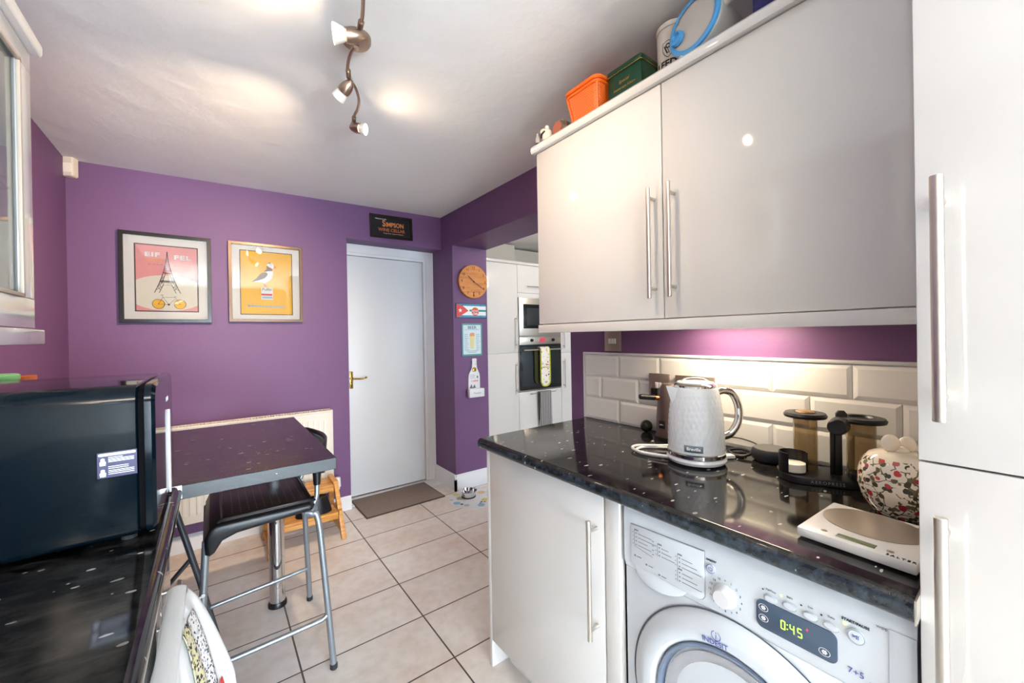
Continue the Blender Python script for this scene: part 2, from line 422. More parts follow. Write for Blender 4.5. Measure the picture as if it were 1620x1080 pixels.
window(1, XB0, XB1, .05, 1.58, (0, YB - .08, 0), 0)
window(2, XC0, XC1, .9, 2.0, (0, YB - .08, 0), 0)

window(3, WL0, WL1, 1.45, 2.12, (-.64, 0, 0), R(90))  # added out of view, cools the fronts that face left

# door in its recess
b = B(); b.box(.82, 1.487, 3.315, 3.355, .012, 1.922, .003); door = struct(b.obj('door_1', M_door))
h = B()
h.box(.857, .884, 3.306, 3.3155, .868, 1.005, .004)
h.box(.862, .879, 3.3035, 3.307, .9, .912, .001)
h.tube([(.871, 3.308, .948), (.871, 3.268, .948), (.878, 3.262, .948), (.90, 3.262, .947), (.935, 3.264, .944), (.962, 3.262, .948), (.972, 3.262, .953)], [.008, .007, .007, .006, .0055, .006, .006], 10)
h.ball((.972, 3.262, .953), .0095); h.cyl((.871, 3.308, .948), (.871, 3.285, .948), .013)
h.obj('door_handle', M_brass, door, label='brass lever handle on a back plate')
b = B(); b.box(1.49, 1.582, 3.30, 3.358, .0, 1.925); b.box(.808, 1.582, 3.30, 3.358, 1.925, 2.013)
b.box(1.512, 1.582, 3.292, 3.30, .0, 1.945); b.box(.808, 1.582, 3.292, 3.30, 1.945, 2.013)
b.box(.808, .82, 3.30, 3.358, 0, 1.925)
struct(b.obj('trim_1', M_trim, smooth=False))
b = B(); b.box(.808, 1.582, 3.14, 3.314, .0, .006, .002); struct(b.obj('trim_2', M_trim))
# skirting boards
def sk_prof(h): return [(0, 0), (-.018, 0), (-.018, h * .72), (-.012, h * .78), (-.012, h * .86), (-.006, h * .93), (0, h)]
b = B()
b.prof([(3.13 + y, z) for y, z in sk_prof(.098)], -.62, .807)
struct(b.obj('baseboard_far', M_trim))
b = B(); b.prof([(2.93 + y, z) for y, z in sk_prof(.13)], 1.583 - .018, 1.915)
t = Matrix.Translation((1.583, 0, 0)) @ Matrix.Rotation(-pi / 2, 4, 'Z')
b.prof(sk_prof(.13), -3.29, -2.93 + .018, M=t)
struct(b.obj('baseboard_pillar', M_trim))

# ------------------------------------------------------------------ right-hand run (local x = -Y, local y = +X)
RZ = -pi / 2
# local coordinates here: u = -Y, so a span Y a..b becomes u -b..-a ; depth d = X
def rthing(name, label, cat, x, group=None): return thing(name, label, cat, (x, 0, 0), RZ, group)
# base cupboard
t = rthing('base_cabinet', 'white gloss base cupboard with tall steel bar handle at the end of the worktop', 'cupboard', .84)
b = B(); b.box(-1.286, -.676, .021, .50, .105, .838); b.box(-1.27, -.69, .07, .085, 0, .105); b.obj('body', M_unit_in, t, smooth=False)
b = B(); b.box(-1.306, -1.288, 0, .55, 0, .839, .001); b.obj('end_panel', M_unit, t)
b = B(); b.box(-1.286, -.728, 0, .019, .105, .832, .0015); d = b.obj('door', M_unit, t)
bar_handle(d, -.752, .437, .765, 0, .0065, .034)
b = B(); b.box(-.723, -.676, 0, .5, 0, .836, .001); b.obj('filler_panel', M_unit, t)
# worktop right
def worktop(name, L, x0, x1, y0, y1, label, m, me, rounded='x0', T=.038, z1=.88, parent=None):
    """rolled front edge"""
    b = B(); z0 = z1 - T; r = T * .42
    if rounded == 'x0': pts = [(x1, z0), (x1, z1)] + [(x0 + r - r * sin(a), z1 - r + r * cos(a)) for a in [i * pi / 16 for i in range(9)]] + [(x0 + r - r * cos(a), z0 + r - r * sin(a)) for a in [i * pi / 16 for i in range(9)]]
    else: pts = [(x0, z0), (x0, z1)] + [(x1 - r + r * sin(a), z1 - r + r * cos(a)) for a in [i * pi / 16 for i in range(9)]] + [(x1 - r + r * cos(a), z0 + r - r * sin(a)) for a in [i * pi / 16 for i in range(9)]]
    bm = b.bm
    A = [bm.verts.new((x, y0, z)) for x, z in pts]; Bq = [bm.verts.new((x, y1, z)) for x, z in pts]; n = len(pts)
    fs = [bm.faces.new(A), bm.faces.new(Bq[::-1])]
    for i in range(n): fs.append(bm.faces.new((A[i], Bq[i], Bq[(i + 1) % n], A[(i + 1) % n])))
    bmesh.ops.recalc_face_normals(bm, faces=fs)
    for f in fs:
        f.normal_update()
        c = f.calc_center_median()
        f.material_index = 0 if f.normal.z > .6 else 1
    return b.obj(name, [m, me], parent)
t = thing('worktop', 'glossy black granite-effect worktop with rolled edge carrying the white kettle', 'worktop')
worktop('slab', None, .80, 1.399, .121, 1.306, '', M_work, M_edge, parent=t)
b = B(); b.box(.803, 1.2, .1185, .1208, .842, .878); b.obj('end_cap', M_steel, t, label='pale metal end strip')
# tall cupboard
t = rthing('tall_cabinet', 'tall white gloss larder cupboard filling the right edge of the room', 'cupboard', .83)
b = B(); b.box(-.118, .48, .021, .56, 0, 2.12); b.obj('body', M_unit_in, t, smooth=False)
b = B(); b.box(-.1185, .48, 0, .019, 1.0775, 2.12, .0015); d = b.obj('door', M_unit, t); bar_handle(d, -.092, 1.142, 1.478, 0, .0072, .038)
b = B(); b.box(-.1185, .48, 0, .019, .1, 1.0745, .0015); d = b.obj('door', M_unit, t); bar_handle(d, -.092, .676, 1.012, 0, .0072, .038)
# wall cupboards
def wall_unit(x0, x1, hx, label):
    t = rthing('wall_cabinet', label, 'cupboard', 1.08, 'white wall cupboards above the right worktop')
    b = B(); b.box(x0 + .001, x1 - .001, .021, .325, 1.312, 2.012); b.obj('body', M_unit_in, t, smooth=False)
    b = B(); b.box(x0 + .001, x1 - .001, 0, .019, 1.3135, 2.012, .0015); d = b.obj('door', M_unit, t)
    bar_handle(d, hx, 1.373, 1.702, 0, .0062, .034)
wall_unit(-1.262, -.690, -.716, 'white gloss wall cupboard nearest the opening, handle on its right')
wall_unit(-.688, -.119, -.650, 'white gloss wall cupboard beside the tall larder, handle on its left')
b = B(); pts = [(-.016, 2.014), (-.02, 2.022), (-.02, 2.036), (-.012, 2.045), (.325, 2.045), (.325, 2.014)]
b.prof(pts, -1.275, -.119); o = b.obj('cabinet_cornice', M_unit); o.location = (1.08, 0, 0); o.rotation_euler = (0, 0, RZ)
tag(o, 'cream gloss cornice board running along the top of the right wall cupboards', 'cornice')
b = B(); b.box(-1.264, -.119, -.004, .018, 1.278, 1.3105, .003); o = b.obj('cabinet_pelmet', M_unit); o.location = (1.08, 0, 0); o.rotation_euler = (0, 0, RZ)
tag(o, 'white gloss light pelmet strip under the right wall cupboards', 'pelmet')

# tiled splashback
t = rthing('splashback', 'white glossy brick-shaped tiles on the wall behind the kettle', 'tiles', 1.4)
b = B(); b.box(-1.315, -.119, .004, .0075, .8805, 1.176); b.obj('grout', M_grout, t, smooth=False)
b = B(); P = .1975; g = .0012
def tile(x0, x1, z0, z1):
    x0 = max(x0, -1.314); x1 = min(x1, -.12)
    if x1 - x0 < .012: return
    x0 += g; x1 -= g; z0 += g; z1 -= g; e = min(.011, (x1 - x0) * .4); yb, yf = .0045, -.0015
    V = [b.bm.verts.new(p) for p in [(x0, yb, z0), (x1, yb, z0), (x1, yb, z1), (x0, yb, z1), (x0, yb - .003, z0), (x1, yb - .003, z0), (x1, yb - .003, z1), (x0, yb - .003, z1), (x0 + e, yf, z0 + e), (x1 - e, yf, z0 + e), (x1 - e, yf, z1 - e), (x0 + e, yf, z1 - e)]]
    for a in ((0, 1, 5, 4), (1, 2, 6, 5), (2, 3, 7, 6), (3, 0, 4, 7), (4, 5, 9, 8), (5, 6, 10, 9), (6, 7, 11, 10), (7, 4, 8, 11), (8, 9, 10, 11)): b.bm.faces.new([V[i] for i in a])
for row, (z0, z1) in enumerate(((.881, .979), (.979, 1.078), (1.078, 1.174))):
    off = -1.116 - (P / 2 if row == 1 else 0)
    for k in range(-3, 8): tile(off + k * P, off + (k + 1) * P, z0, z1)
b.obj('tiles', M_tile, t, smooth=False)
b = B(); b.box(-1.316, -.119, -.003, .0075, 1.176, 1.186, .002); b.box(-1.3195, -1.3155, -.003, .0075, .8805, 1.186, .001); b.obj('edge_trim', M_white, t)

# sockets and switches on the wall (face -X)
M_sock = mat('brushed_socket_plate', 'a89c8e', .45, .9)
def socket(loc, w, hh, label, nsw, name='wall_socket', cat='socket', plugs=0):
    t = rthing(name, label, cat, loc[0], 'steel sockets on the tiles' if plugs else None); t.location = loc
    b = B(); b.box(-w / 2, w / 2, -.009, -.0003, -hh / 2, hh / 2, .0015); b.obj('plate', M_sock, t)
    for i in range(nsw):
        x = (i - (nsw - 1) / 2) * .0135
        b = B(); b.box(x - .006, x + .006, -.013, -.009, -.011, .011, .001); b.obj('rocker_switch', M_white, t)
    for x in ((-plugs, plugs) if plugs else ()):
        b = B(); b.m(0).prism(rrect(x - .014, x + .014, -.042, -.014, .004), -.0094, -.009); b.m(1); b.box(x - .003, x + .003, -.0099, -.0094, -.026, -.017); b.box(x - .010, x - .005, -.0099, -.0094, -.038, -.034); b.box(x + .005, x + .010, -.0099, -.0094, -.038, -.034)
        b.obj('pin_plate', [M_black, M_rubber], t)
socket((1.4079, 1.146, 1.237), .088, .088, 'brushed steel three-gang light switch on the purple wall below the wall cupboard', 3, 'light_switch', 'switch')
socket((1.3975, .915, 1.066), .086, .09, 'brushed steel socket on the tiles left of the kettle', 2, plugs=.02)
socket((1.3975, .772, 1.066), .146, .09, 'brushed steel double socket on the tiles hidden mostly behind the kettle', 2, plugs=.035)

# ------------------------------------------------------------------ washing machine (front plane X=.85)
t = rthing('washing_machine', 'white front-loading washer dryer under the right worktop showing 0:45', 'washing machine', .85)
YL, YR = -.664, -.124
b = B()
b.box(YL, YR, 0.012, .52, .06, .838, .008)
b.obj('casing', M_wm, t)
for x in (YL + .05, YR - .05):
    for y in (.06, .46):
        b = B(); b.cyl((x, y, 0), (x, y, .062), .018, n=16); b.obj('foot', M_rubber, t)
# front with a gentle brow at the top
b = B(); b.prof([(.012, .8405), (.004, .838), (-.004, .825), (-.006, .80), (-.006, .69), (0, .672), (.012, .672)], YL + .001, YR); b.obj('control_panel', M_wm, t)
b = B(); b.box(YL + .001, YR, 0, .012, .09, .671, .002); fp = b.obj('front_panel', M_wm, t)
yf = -.0066
# detergent drawer: tapered lower edge with scoop handle
b = B(); b.prism([(-.640, .690), (-.640, .788), (-.451, .797), (-.451, .70), (-.456, .692), (-.463, .688), (-.48, .688)], yf - .003, yf + .004, .0012)
b2 = B(); b2.prism([(-.6412, .689), (-.6412, .7892), (-.4498, .7982), (-.4498, .699), (-.455, .6905), (-.463, .6868), (-.48, .6868)], yf - .0006, yf + .002); b2.obj('drawer_seam', mat('seam_grey', '8a929a', .6), t, smooth=False)
dr = b.obj('detergent_drawer', M_wm, t)
b = B()
n = 14
b.grid(lambda u, v: Vector((-.632 + u * .14, yf + .0015 - .008 * sin(pi * u) * sin(pi * v * .5 + .2), .689 - v * .034 * math.sqrt(max(0, sin(pi * u ** .8))))), 16, 6); b.obj('drawer_handle', M_wm, dr)
yp = yf - .0035
b = B()
for (x, z, rows, w) in ((-.628, .777, 4, .05), (-.563, .767, 3, .034), (-.512, .765, 3, .046), (-.512, .732, 3, .046)):
    b.rect(x, x + .011, z, z + .0035, yp)
    b.rect(x - .001, x + .0002, z - rows * .0095, z, yp)
    for k in range(rows):
        zz = z - .006 - k * .0095
        b.rect(x + .003, x + .0065, zz - .0015, zz + .0015, yp); b.rect(x + .010, x + .010 + w * (.55 + .45 * ((k * 7 + rows) % 3) / 2), zz - .0008, zz + .0008, yp); b.rect(x - .006, x - .0035, zz - .001, zz + .001, yp)
for k in range(4): b.rect(-.578, -.573, .768 - k * .0105, .770 - k * .0105, yp)
b.seg(-.629, .738, -.577, .730, .0012, yp)
for x, z in ((-.63, .712), (-.597, .703), (-.562, .694)): b.rect(x, x + .005, z, z + .004, yp); b.rect(x + .008, x + .021, z + .001, z + .003, yp)
b.obj('printed_text', M_text_grey, dr, smooth=False)
# button, dial
def wbutton(x, z, rx, rz, name='button'):
    b = B(); b.lathe([(0, -.004), (.8, -.004), (1, -.002), (1, 0)], n=24, M=Matrix.Translation((x, yf, z)) @ Matrix.Rotation(pi / 2, 4, 'X') @ Matrix.Diagonal((rx, rz, -1, 1)))
    return b.obj(name, M_wm, t)
M_wmline = mat('appliance_grey_line', '9aa2ab', .4)
pb = wbutton(-.436, .767, .009, .009, 'power_button')
b = B(); b.ring(-.436, .767, .0085, .0095, yf - .0045); b.ring(-.436, .767, .003, .0042, yf - .0045, a0=pi * .65, a1=pi * 2.35); b.rect(-.4364, -.4356, .767, .7725, yf - .0046); b.obj('power_symbol', M_text_blue, pb, smooth=False)
text('ON/OFF', .006, (-.436, yf - .0006, .783), M_text_dark, t)
b = B(); b.lathe([(.024, 0), (.024, -.003), (.0205, -.006), (.018, -.018), (.016, -.02), (0, -.0205)], n=36, M=Matrix.Translation((-.4076, yf, .723)) @ Matrix.Rotation(pi / 2, 4, 'X') @ Matrix.Diagonal((1, 1, -1, 1)))
b.obj('programme_dial', M_white, t)
for k in range(16):
    a = pi / 2 - 2 * pi * k / 16
    text(str(k if k else 'o'), .0065, (-.4076 + .032 * cos(a), yf - .0006, .723 + .032 * sin(a)), M_text_dark, t, name='dial_number', ext=.0002)
for i, (x, z) in enumerate(((-.322, .777 - .012), (-.291, .768), (-.259, .767), (-.229, .766))):
    bb = wbutton(x, z - .004, .0115, .0065)
    b = B(); b.ring(x, z - .004, .0108, .0118, yf - .0044, asp=.58); b.obj('button_outline', M_wmline, bb, smooth=False)
    text(('FastTime', 'Extra', 'Iron', 'Delay')[i], .005, (x, yf - .0006, z + .011), M_text_grey, t, sx=.9)
    b = B(); b.disc(x - .014, z + .008, .0016, yf - .0007); b.obj('indicator_led', mat('led_green', 'c8f060', .3, emis=2.5) if i == 1 else M_black, t, smooth=False)
sb = wbutton(-.196, .765, .0115, .0115, 'start_button')
b = B(); b.ring(-.196, .765, .011, .0122, yf - .0045); b.obj('button_outline', M_wmline, sb, smooth=False)
text('>II', .009, (-.196, yf - .005, .765), M_text_blue, sb)
text('START/PAUSE', .006, (-.197, yf - .0006, .785), M_text_dark, t, bold=.0001)
b = B(); b.disc(-.211, .777, .0022, yf - .0007); b.obj('indicator_led', MATS['led_green'], t, smooth=False)
text('WIDE/100', .005, (-.16, yf - .0006, .796), M_text_grey, t)
text('7+5', .014, (-.197, yf - .0006, .703), M_text_blue, t, ext=.0002)
text('kg', .006, (-.177, yf - .0006, .697), M_text_blue, t)
# display
b = B(); b.prism(rrect(-.348, -.221, .698, .752, .012), yf - .0018, yf + .001, .0006); dp = b.obj('display', mat('display_slate', '46566a', .15), t)
yd = yf - .0022
M_seg = mat('green_segments', 'b8f04a', .4, emis=1.3)
b = B()
def digit(x, z, code, s=.0075, w=.0018):
    seg = dict(a=(0, 2, 1, 2), b=(1, 1, 1, 2), c=(1, 0, 1, 1), d=(0, 0, 1, 0), e=(0, 0, 0, 1), f=(0, 1, 0, 2), g=(0, 1, 1, 1))
    for ch in code:
        a = seg[ch]; b.seg(x + a[0] * s * .8, z + a[1] * s, x + a[2] * s * .8, z + a[3] * s, w, yd)
digit(-.305, .716, 'abcdef'); digit(-.2905, .716, 'fgbc'); digit(-.2785, .716, 'afgcd')
b.disc(-.295, .7195, .0011, yd); b.disc(-.295, .7275, .0011, yd)
b.obj('digits', M_seg, dp, smooth=False)
b = B(); b.seg(-.266, .735, -.262, .737, .0015, yd); b.seg(-.264, .733, -.264, .739, .0015, yd); b.obj('warning_symbol', mat('red_led', 'c04050', .4, emis=.6), dp, smooth=False)
b = B()
for x, z in ((-.335, .738), (-.335, .718), (-.239, .712)):
    b.ring(x, z, .0075, .0085, yd, asp=.8); b.ring(x, z, .002, .0036, yd)
    for k in range(6): a = k * pi / 3; b.seg(x, z, x + .0045 * cos(a), z + .0045 * sin(a), .0008, yd - .0001)
b.obj('touch_button', M_text_white, dp, smooth=False)
b = B(); b.box(-.156, YR, yf - .0015, .002, .1, .80, .001); b.obj('side_flap', M_wm, t)
# porthole door
DC = (-.392, .432); Mx = Matrix.Translation((DC[0], 0, DC[1])) @ Matrix.Rotation(pi / 2, 4, 'X')
b = B(); b.lathe([(.243, -.004), (.243, .003), (.238, .010), (.22, .020), (.205, .024), (.188, .022), (.180, .012), (.176, -.004)], n=96, M=Mx); pd = b.obj('porthole_door', M_wm, t, label='round white door ring')
b = B(); b.lathe([(.177, .012), (.174, .016), (.169, .015), (.165, .006), (.158, -.02)], n=96, M=Mx); b.obj('chrome_ring', mat('blue_grey_trim', '7f8ca0', .2, .5), pd)
b = B(); b.lathe([(.159, .006), (.14, .004), (.10, -.03), (.06, -.05), (0, -.058)], n=64, M=Mx); b.obj('glass_bowl', mat('smoked_glass', '596273', .05, trans=.4, ior=1.5), pd)
b = B(); b.lathe([(.24, -.003), (.247, .0035), (.245, .0035), (.238, .001)], n=96, M=Mx); b.obj('door_gap', mat('dark_gap', '50565e', .6), pd)
b = B(); b.lathe([(.158, -.02), (.165, -.06), (.12, -.075), (0, -.08)], n=48, M=Mx); b.obj('drum', mat('drum_steel', '5c616a', .35, .9), pd)
# logo on the ring
lt = text('INDESIT', .0145, (-.4215, -.0262, .6255), M_text_blue, pd, rot=-.13, sx=1.05, bold=.0001)
b = B(); b.ring(-.419, .6415, .0085, .010, -.0262, a0=pi * .62, a1=pi * 2.38); b.rect(-.4198, -.4182, .635, .6445, -.0262); b.disc(-.419, .6475, .0013, -.0262); b.obj('logo_ring', M_text_blue, pd, smooth=False)
# ------------------------------------------------------------------ left-hand run
t = thing('base_cabinet', 'white gloss base cupboards under the left worktop, tea towel hung on their front', 'cupboard', (-.10, 0, 0), pi / 2)
b = B(); b.box(-.6, 1.37, .021, .5, .105, .838); b.box(-.6, 1.36, .07, .085, 0, .105); b.obj('body', M_unit_in, t, smooth=False)
for y0, y1, hy in ((.80, 1.368, None), (.20, .798, None), (-.4, .198, .14)):
    b = B(); b.box(y0, y1, 0, .019, .105, .832, .0015); d = b.obj('door', M_unit, t)
    if hy: bar_handle(d, hy, .44, .77, 0)
b = B(); b.box(1.37, 1.388, 0, .5, 0, .839, .001); b.obj('end_panel', M_unit, t)
b = B(); b.cyl((.72, -.030, .730), (1.17, -.030, .730), .006); b.cyl((.75, -.030, .730), (.75, 0, .730), .005); b.cyl((1.14, -.030, .730), (1.14, 0, .730), .005); b.obj('handle', M_steel, t, label='horizontal steel rail handle')
t = thing('worktop', 'black granite-effect worktop in the left foreground under the navy microwave', 'worktop')
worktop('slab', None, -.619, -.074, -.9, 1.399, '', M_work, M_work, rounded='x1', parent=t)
b = B(); b.box(-.619, -.074, 1.3992, 1.4022, .846, .8808); b.obj('joint_strip', M_steel, t, label='aluminium joint strip')
t = thing('breakfast_bar', 'dark granite-effect breakfast bar top with a square edge on a chrome post', 'table')
b = B(); b.box(-.619, .318, 1.4025, 2.268, .842, .88, .0015, 1)
bm = b.bm
for f in bm.faces:
    f.normal_update(); f.material_index = 0 if f.normal.z > .6 else 1
b.obj('table_top', [M_table, granite('dark_table_edge', '070b0c', '1a2626', 'c8c8c0', .38, .9)], t)
b = B(); b.cyl((.228, 2.222, .012), (.228, 2.222, .8415), .0335, n=40); b.obj('leg', M_chrome, t, label='chrome tubular support post')
b = B(); b.lathe([(0, 0), (.040, 0), (.040, .014), (.036, .022), (.0338, .022)], c=(.228, 2.222, 0), n=40); b.obj('foot', M_black, t)
b = B(); b.cyl((.228, 2.222, .832), (.228, 2.222, .8418), .05, n=32); b.obj('collar', M_chrome, t)

# microwave
t = thing('microwave', 'navy gloss microwave oven standing on the left worktop with its door facing the room', 'microwave', (0, 0, 0))
def rounded_yz(y0, y1, z0, z1, r, n=8, rb=None):
    P = []; rb = rb or r
    for cy, cz, a, q in ((y1 - r, z1 - r, 0, r), (y0 + r, z1 - r, pi / 2, r), (y0 + rb, z0 + rb, pi, rb), (y1 - rb, z0 + rb, 3 * pi / 2, rb)):
        for i in range(n + 1): P.append((cy + q * cos(a + i * pi / 2 / n), cz + q * sin(a + i * pi / 2 / n)))
    return P
MY0, MY1, MZ0, MZ1 = 1.068, 1.478, .892, 1.184
b = B()
# wrapped steel body: three ribs pressed around it
P0 = rounded_yz(MY0, MY1, MZ0, MZ1, .035, rb=.012)
P1 = rounded_yz(MY0 + .004, MY1 - .004, MZ0 + .002, MZ1 - .004, .034, rb=.012)
xs = [(-.59, P0), (-.16, P0), (-.1245, P0), (-.1215, P1)]
rings = []
for x, PP in xs: rings.append([b.bm.verts.new((x, y, z)) for y, z in PP])
for A, Bq in zip(rings, rings[1:]):
    for i in range(len(A)): b.bm.faces.new((A[i], A[(i + 1) % len(A)], Bq[(i + 1) % len(A)], Bq[i]))
b.bm.faces.new(rings[0]); b.bm.faces.new(rings[-1][::-1])
bmesh.ops.recalc_face_normals(b.bm, faces=b.bm.faces)
b.obj('body', M_navy, t)
b = B(); b.prof(rounded_yz(MY0 + .008, MY1 - .008, MZ0 + .004, MZ1 - .008, .03, rb=.012), -.1214, -.112); b.obj('door_gap', mat('matt_black', '08080a', .85, spec=.1), t)
b = B()
pr = [(-.1118, 0), (-.1015, 0), (-.0965, .004)]
A0 = rounded_yz(MY0, MY1, MZ0, MZ1, .035, rb=.02); A1 = rounded_yz(MY0 + .006, MY1 - .006, MZ0 + .006, MZ1 - .006, .032, rb=.018)
rings = [[b.bm.verts.new((x, y, z)) for y, z in PP] for x, PP in ((-.1118, A0), (-.1015, A0), (-.0955, A1))]
for A, Bq in zip(rings, rings[1:]):
    for i in range(len(A)): b.bm.faces.new((A[i], A[(i + 1) % len(A)], Bq[(i + 1) % len(A)], Bq[i]))
b.bm.faces.new(rings[0]); b.bm.faces.new(rings[-1][::-1]); bmesh.ops.recalc_face_normals(b.bm, faces=b.bm.faces)
d = b.obj('door', M_navy, t)
b = B(); b.prism([(1.330, .903), (1.342, .886), (1.354, .903), (1.354, 1.080), (1.342, 1.097), (1.330, 1.080)], .0895, .094, .001)
hb = b.obj('handle', M_white, d, label='slim pale vertical handle'); hb.data.transform(Matrix(((0, -1, 0, -.0015), (1, 0, 0, 0), (0, 0, 1, 0), (0, 0, 0, 1))))
logo = text('swan', .022, (0, 0, 0), M_text_white, d, sx=1, ext=.0003)
logo.data.transform(Matrix.Translation((-.0950, 1.322, 1.128)) @ Matrix.Rotation(pi / 2, 4, 'Z'))
b = B()
for x in (-.56, -.14):
    for y in (1.10, 1.44): b.cyl((x, y, .8805), (x, y, .8945), .012, n=16)
b.obj('feet', M_rubber, t)
# sticker on the side
b = B(); b.box(-.178, -.123, 1.0672, 1.0679, 1.0165, 1.0645); st = b.obj('side_sticker', mat('sticker_violet', '3a3458', .4), t)
b = B(); ys = 1.0668
b.flat([(x, z) for x, z in rrect(-.1765, -.1245, 1.0575, 1.0625, .0024)], ys)
for z, w in ((1.0545, .020), (1.0515, .036), (1.0488, .036), (1.0462, .036), (1.037, .028), (1.0335, .028), (1.0295, .036), (1.0265, .036), (1.023, .036)):
    b.rect(-.163, -.163 + w, z - .0007, z + .0007, ys)
for z in (1.045, 1.024):
    b.disc(-.1705, z, .0045, ys); b.disc(-.1705, z + .006, .0030, ys - .0001); b.rect(-.1745, -.1665, z - .005, z - .001, ys - .0001)
b.obj('sticker_print', mat('sticker_white', 'dfe9f2', .4), st, smooth=False); st.location.z = -.003

# things behind the microwave on the bar
t = thing('storage_tin', 'black canister with a pale green lid behind the microwave', 'canister', (-.47, 1.67, .8805))
b = B(); b.cyl((0, 0, 0), (0, 0, .291), .046, n=36, bev=.004); b.obj('body', M_black, t)
b = B(); b.lathe([(.0, .291), (.046, .291), (.048, .294), (.048, .305), (.044, .308), (0, .308)], n=36); b.obj('lid', mat('pale_green', '7fbf82', .35), t)
b = B(); b.box(-.03, .03, -.03, .03, 0, .297, .003); o = b.obj('wooden_block', mat('amber_wood', 'a4531c', .5)); o.location = (-.446, 1.752, .8805)
tag(o, 'orange-brown wooden block standing behind the black canister', 'block')

# left wall cupboard with glazed door (front X=-.345 facing +X)
t = thing('wall_cabinet', 'white wall cupboard with glazed door in the top left corner', 'cupboard', (-.345, 0, 0), pi / 2)
b = B(); ya, yb_ = .90, 1.467
for bx in ((ya, ya + .018, .021, .272, 1.306, 1.968), (yb_ - .018, yb_, .021, .272, 1.306, 1.968), (ya + .018, yb_ - .018, .021, .272, 1.306, 1.324), (ya + .018, yb_ - .018, .021, .272, 1.95, 1.968), (ya + .018, yb_ - .018, .264, .272, 1.324, 1.95)): b.box(*bx)
b.obj('body', M_unit_in, t, smooth=False)
b = B(); b.box(ya + .019, yb_ - .019, .03, .262, 1.63, 1.645); b.obj('shelf', M_unit_in, t)
b = B(); w = .07
b.box(ya, yb_, 0, .02, 1.306, 1.306 + w, .002); b.box(ya, yb_, 0, .02, 1.968 - w * .7, 1.968, .002); b.box(ya, ya + w, 0, .02, 1.306 + w, 1.968 - w * .7, .002); b.box(yb_ - w, yb_, 0, .02, 1.306 + w, 1.968 - w * .7, .002)
d = b.obj('door', M_unit, t)
b = B(); z0, z1 = 1.306 + w, 1.968 - w * .7
b.box(ya + w, yb_ - w, -.003, .004, z0, z0 + .008, .001); b.box(ya + w, yb_ - w, -.003, .004, z1 - .008, z1, .001); b.box(ya + w, ya + w + .008, -.003, .004, z0, z1, .001); b.box(yb_ - w - .008, yb_ - w, -.003, .004, z0, z1, .001)
b.obj('glazing_bead', mat('bead_beige', 'c4b4a2', .4), d)
b = B(); b.box(ya + w, yb_ - w, .008, .011, z0, z1); b.obj('glass_pane', mat('cabinet_glass', 'e8efee', .02, trans=.9, ior=1.5), d)
b = B(); b.prof([(-.014, 1.970), (-.018, 1.978), (-.018, 1.996), (-.010, 2.006), (.27, 2.006), (.27, 1.970)], ya, 1.478); o = b.obj('cabinet_cornice', M_unit); o.location = (-.345, 0, 0); o.rotation_euler = (0, 0, pi / 2)
tag(o, 'white cornice board on top of the glazed left cupboard', 'cornice')
b = B(); b.box(ya, 1.487, -.012, .02, 1.266, 1.3035, .005); o = b.obj('cabinet_pelmet', M_unit); o.location = (-.345, 0, 0); o.rotation_euler = (0, 0, pi / 2)
tag(o, 'white pelmet board under the glazed left cupboard', 'pelmet')
# stack of bowls / glasses seen faintly through the pane
for i, (y, z) in enumerate(((1.18, 1.6455), (1.30, 1.6455))):
    b = B(); b.lathe([(0, 0), (.022, 0), (.03, .02), (.033, .09), (.031, .09), (.028, .02), (0, .006)], c=(0, 0, 0)); o = b.obj('drinking_glass', M_glass); o.location = (-.345 - .13, y, z)
    tag(o, ('tumbler glass on the shelf of the glazed cupboard, nearer the camera', 'tumbler glass on the shelf of the glazed cupboard, nearer the far wall')[i], 'glass', 'glasses in the glazed cupboard')

# ------------------------------------------------------------------ far wall
t = thing('radiator', 'white ribbed panel radiator under the pictures on the purple wall', 'radiator', (0, 3.03, 0))
x0, x1, z0, z1 = -.56, .664, .19, .766
b = B(); n = 0; pts = []
x = x0
P = [(x0, 0)]
b.box(x0, x1, 0, .008, z0 + .0, z1 - .012, .003)
p = x0 + .03
while p < x1 - .03:
    b.prism([(p, z0 + .05), (p + .019, z0 + .05), (p + .019, z1 - .06), (p, z1 - .06)], -.007, .002, .0045, seg=2); p += .0335
b.obj('panel', mat('radiator_enamel', 'd9d3c8', .35), t)
b = B(); b.box(x0, x1, .065, .073, z0, z1 - .012, .003); b.obj('rear_panel', MATS['radiator_enamel'], t)
b = B()
b.box(x0, x1, -.004, .004, z1 - .012, z1, .002); b.box(x0, x1, .07, .078, z1 - .012, z1, .002)
p = x0 + .01
while p < x1 - .01: b.box(p, p + .005, .004, .07, z1 - .006, z1 - .002); p += .016
b.obj('top_grille', MATS['radiator_enamel'], t)
b = B(); b.box(x1 - .001, x1 + .004, -.004, .078, z0 + .01, z1, .002); b.box(x0 - .004, x0 + .001, -.004, .078, z0 + .01, z1, .002); b.obj('side_cover', MATS['radiator_enamel'], t)
b = B(); b.cyl((.70, .03, .205), (.70, .03, .275), .021, .018, bev=.004); b.cyl((.70, .03, .0), (.70, .03, .205), .0075); b.cyl((.664, .03, .215), (.70, .03, .215), .009); b.cyl((.70, .03, .19), (.70, .03, .207), .013); b.obj('valve', M_white, t, label='white thermostatic valve and pipe')
b = B(); b.cyl((-.59, .03, .0), (-.59, .03, .22), .0075); b.cyl((-.59, .03, .215), (-.56, .03, .215), .009)
for xx in (-.3, .45): b.box(xx, xx + .03, .073, .0995, .3, .7)
b.obj('bracket', M_white, t)

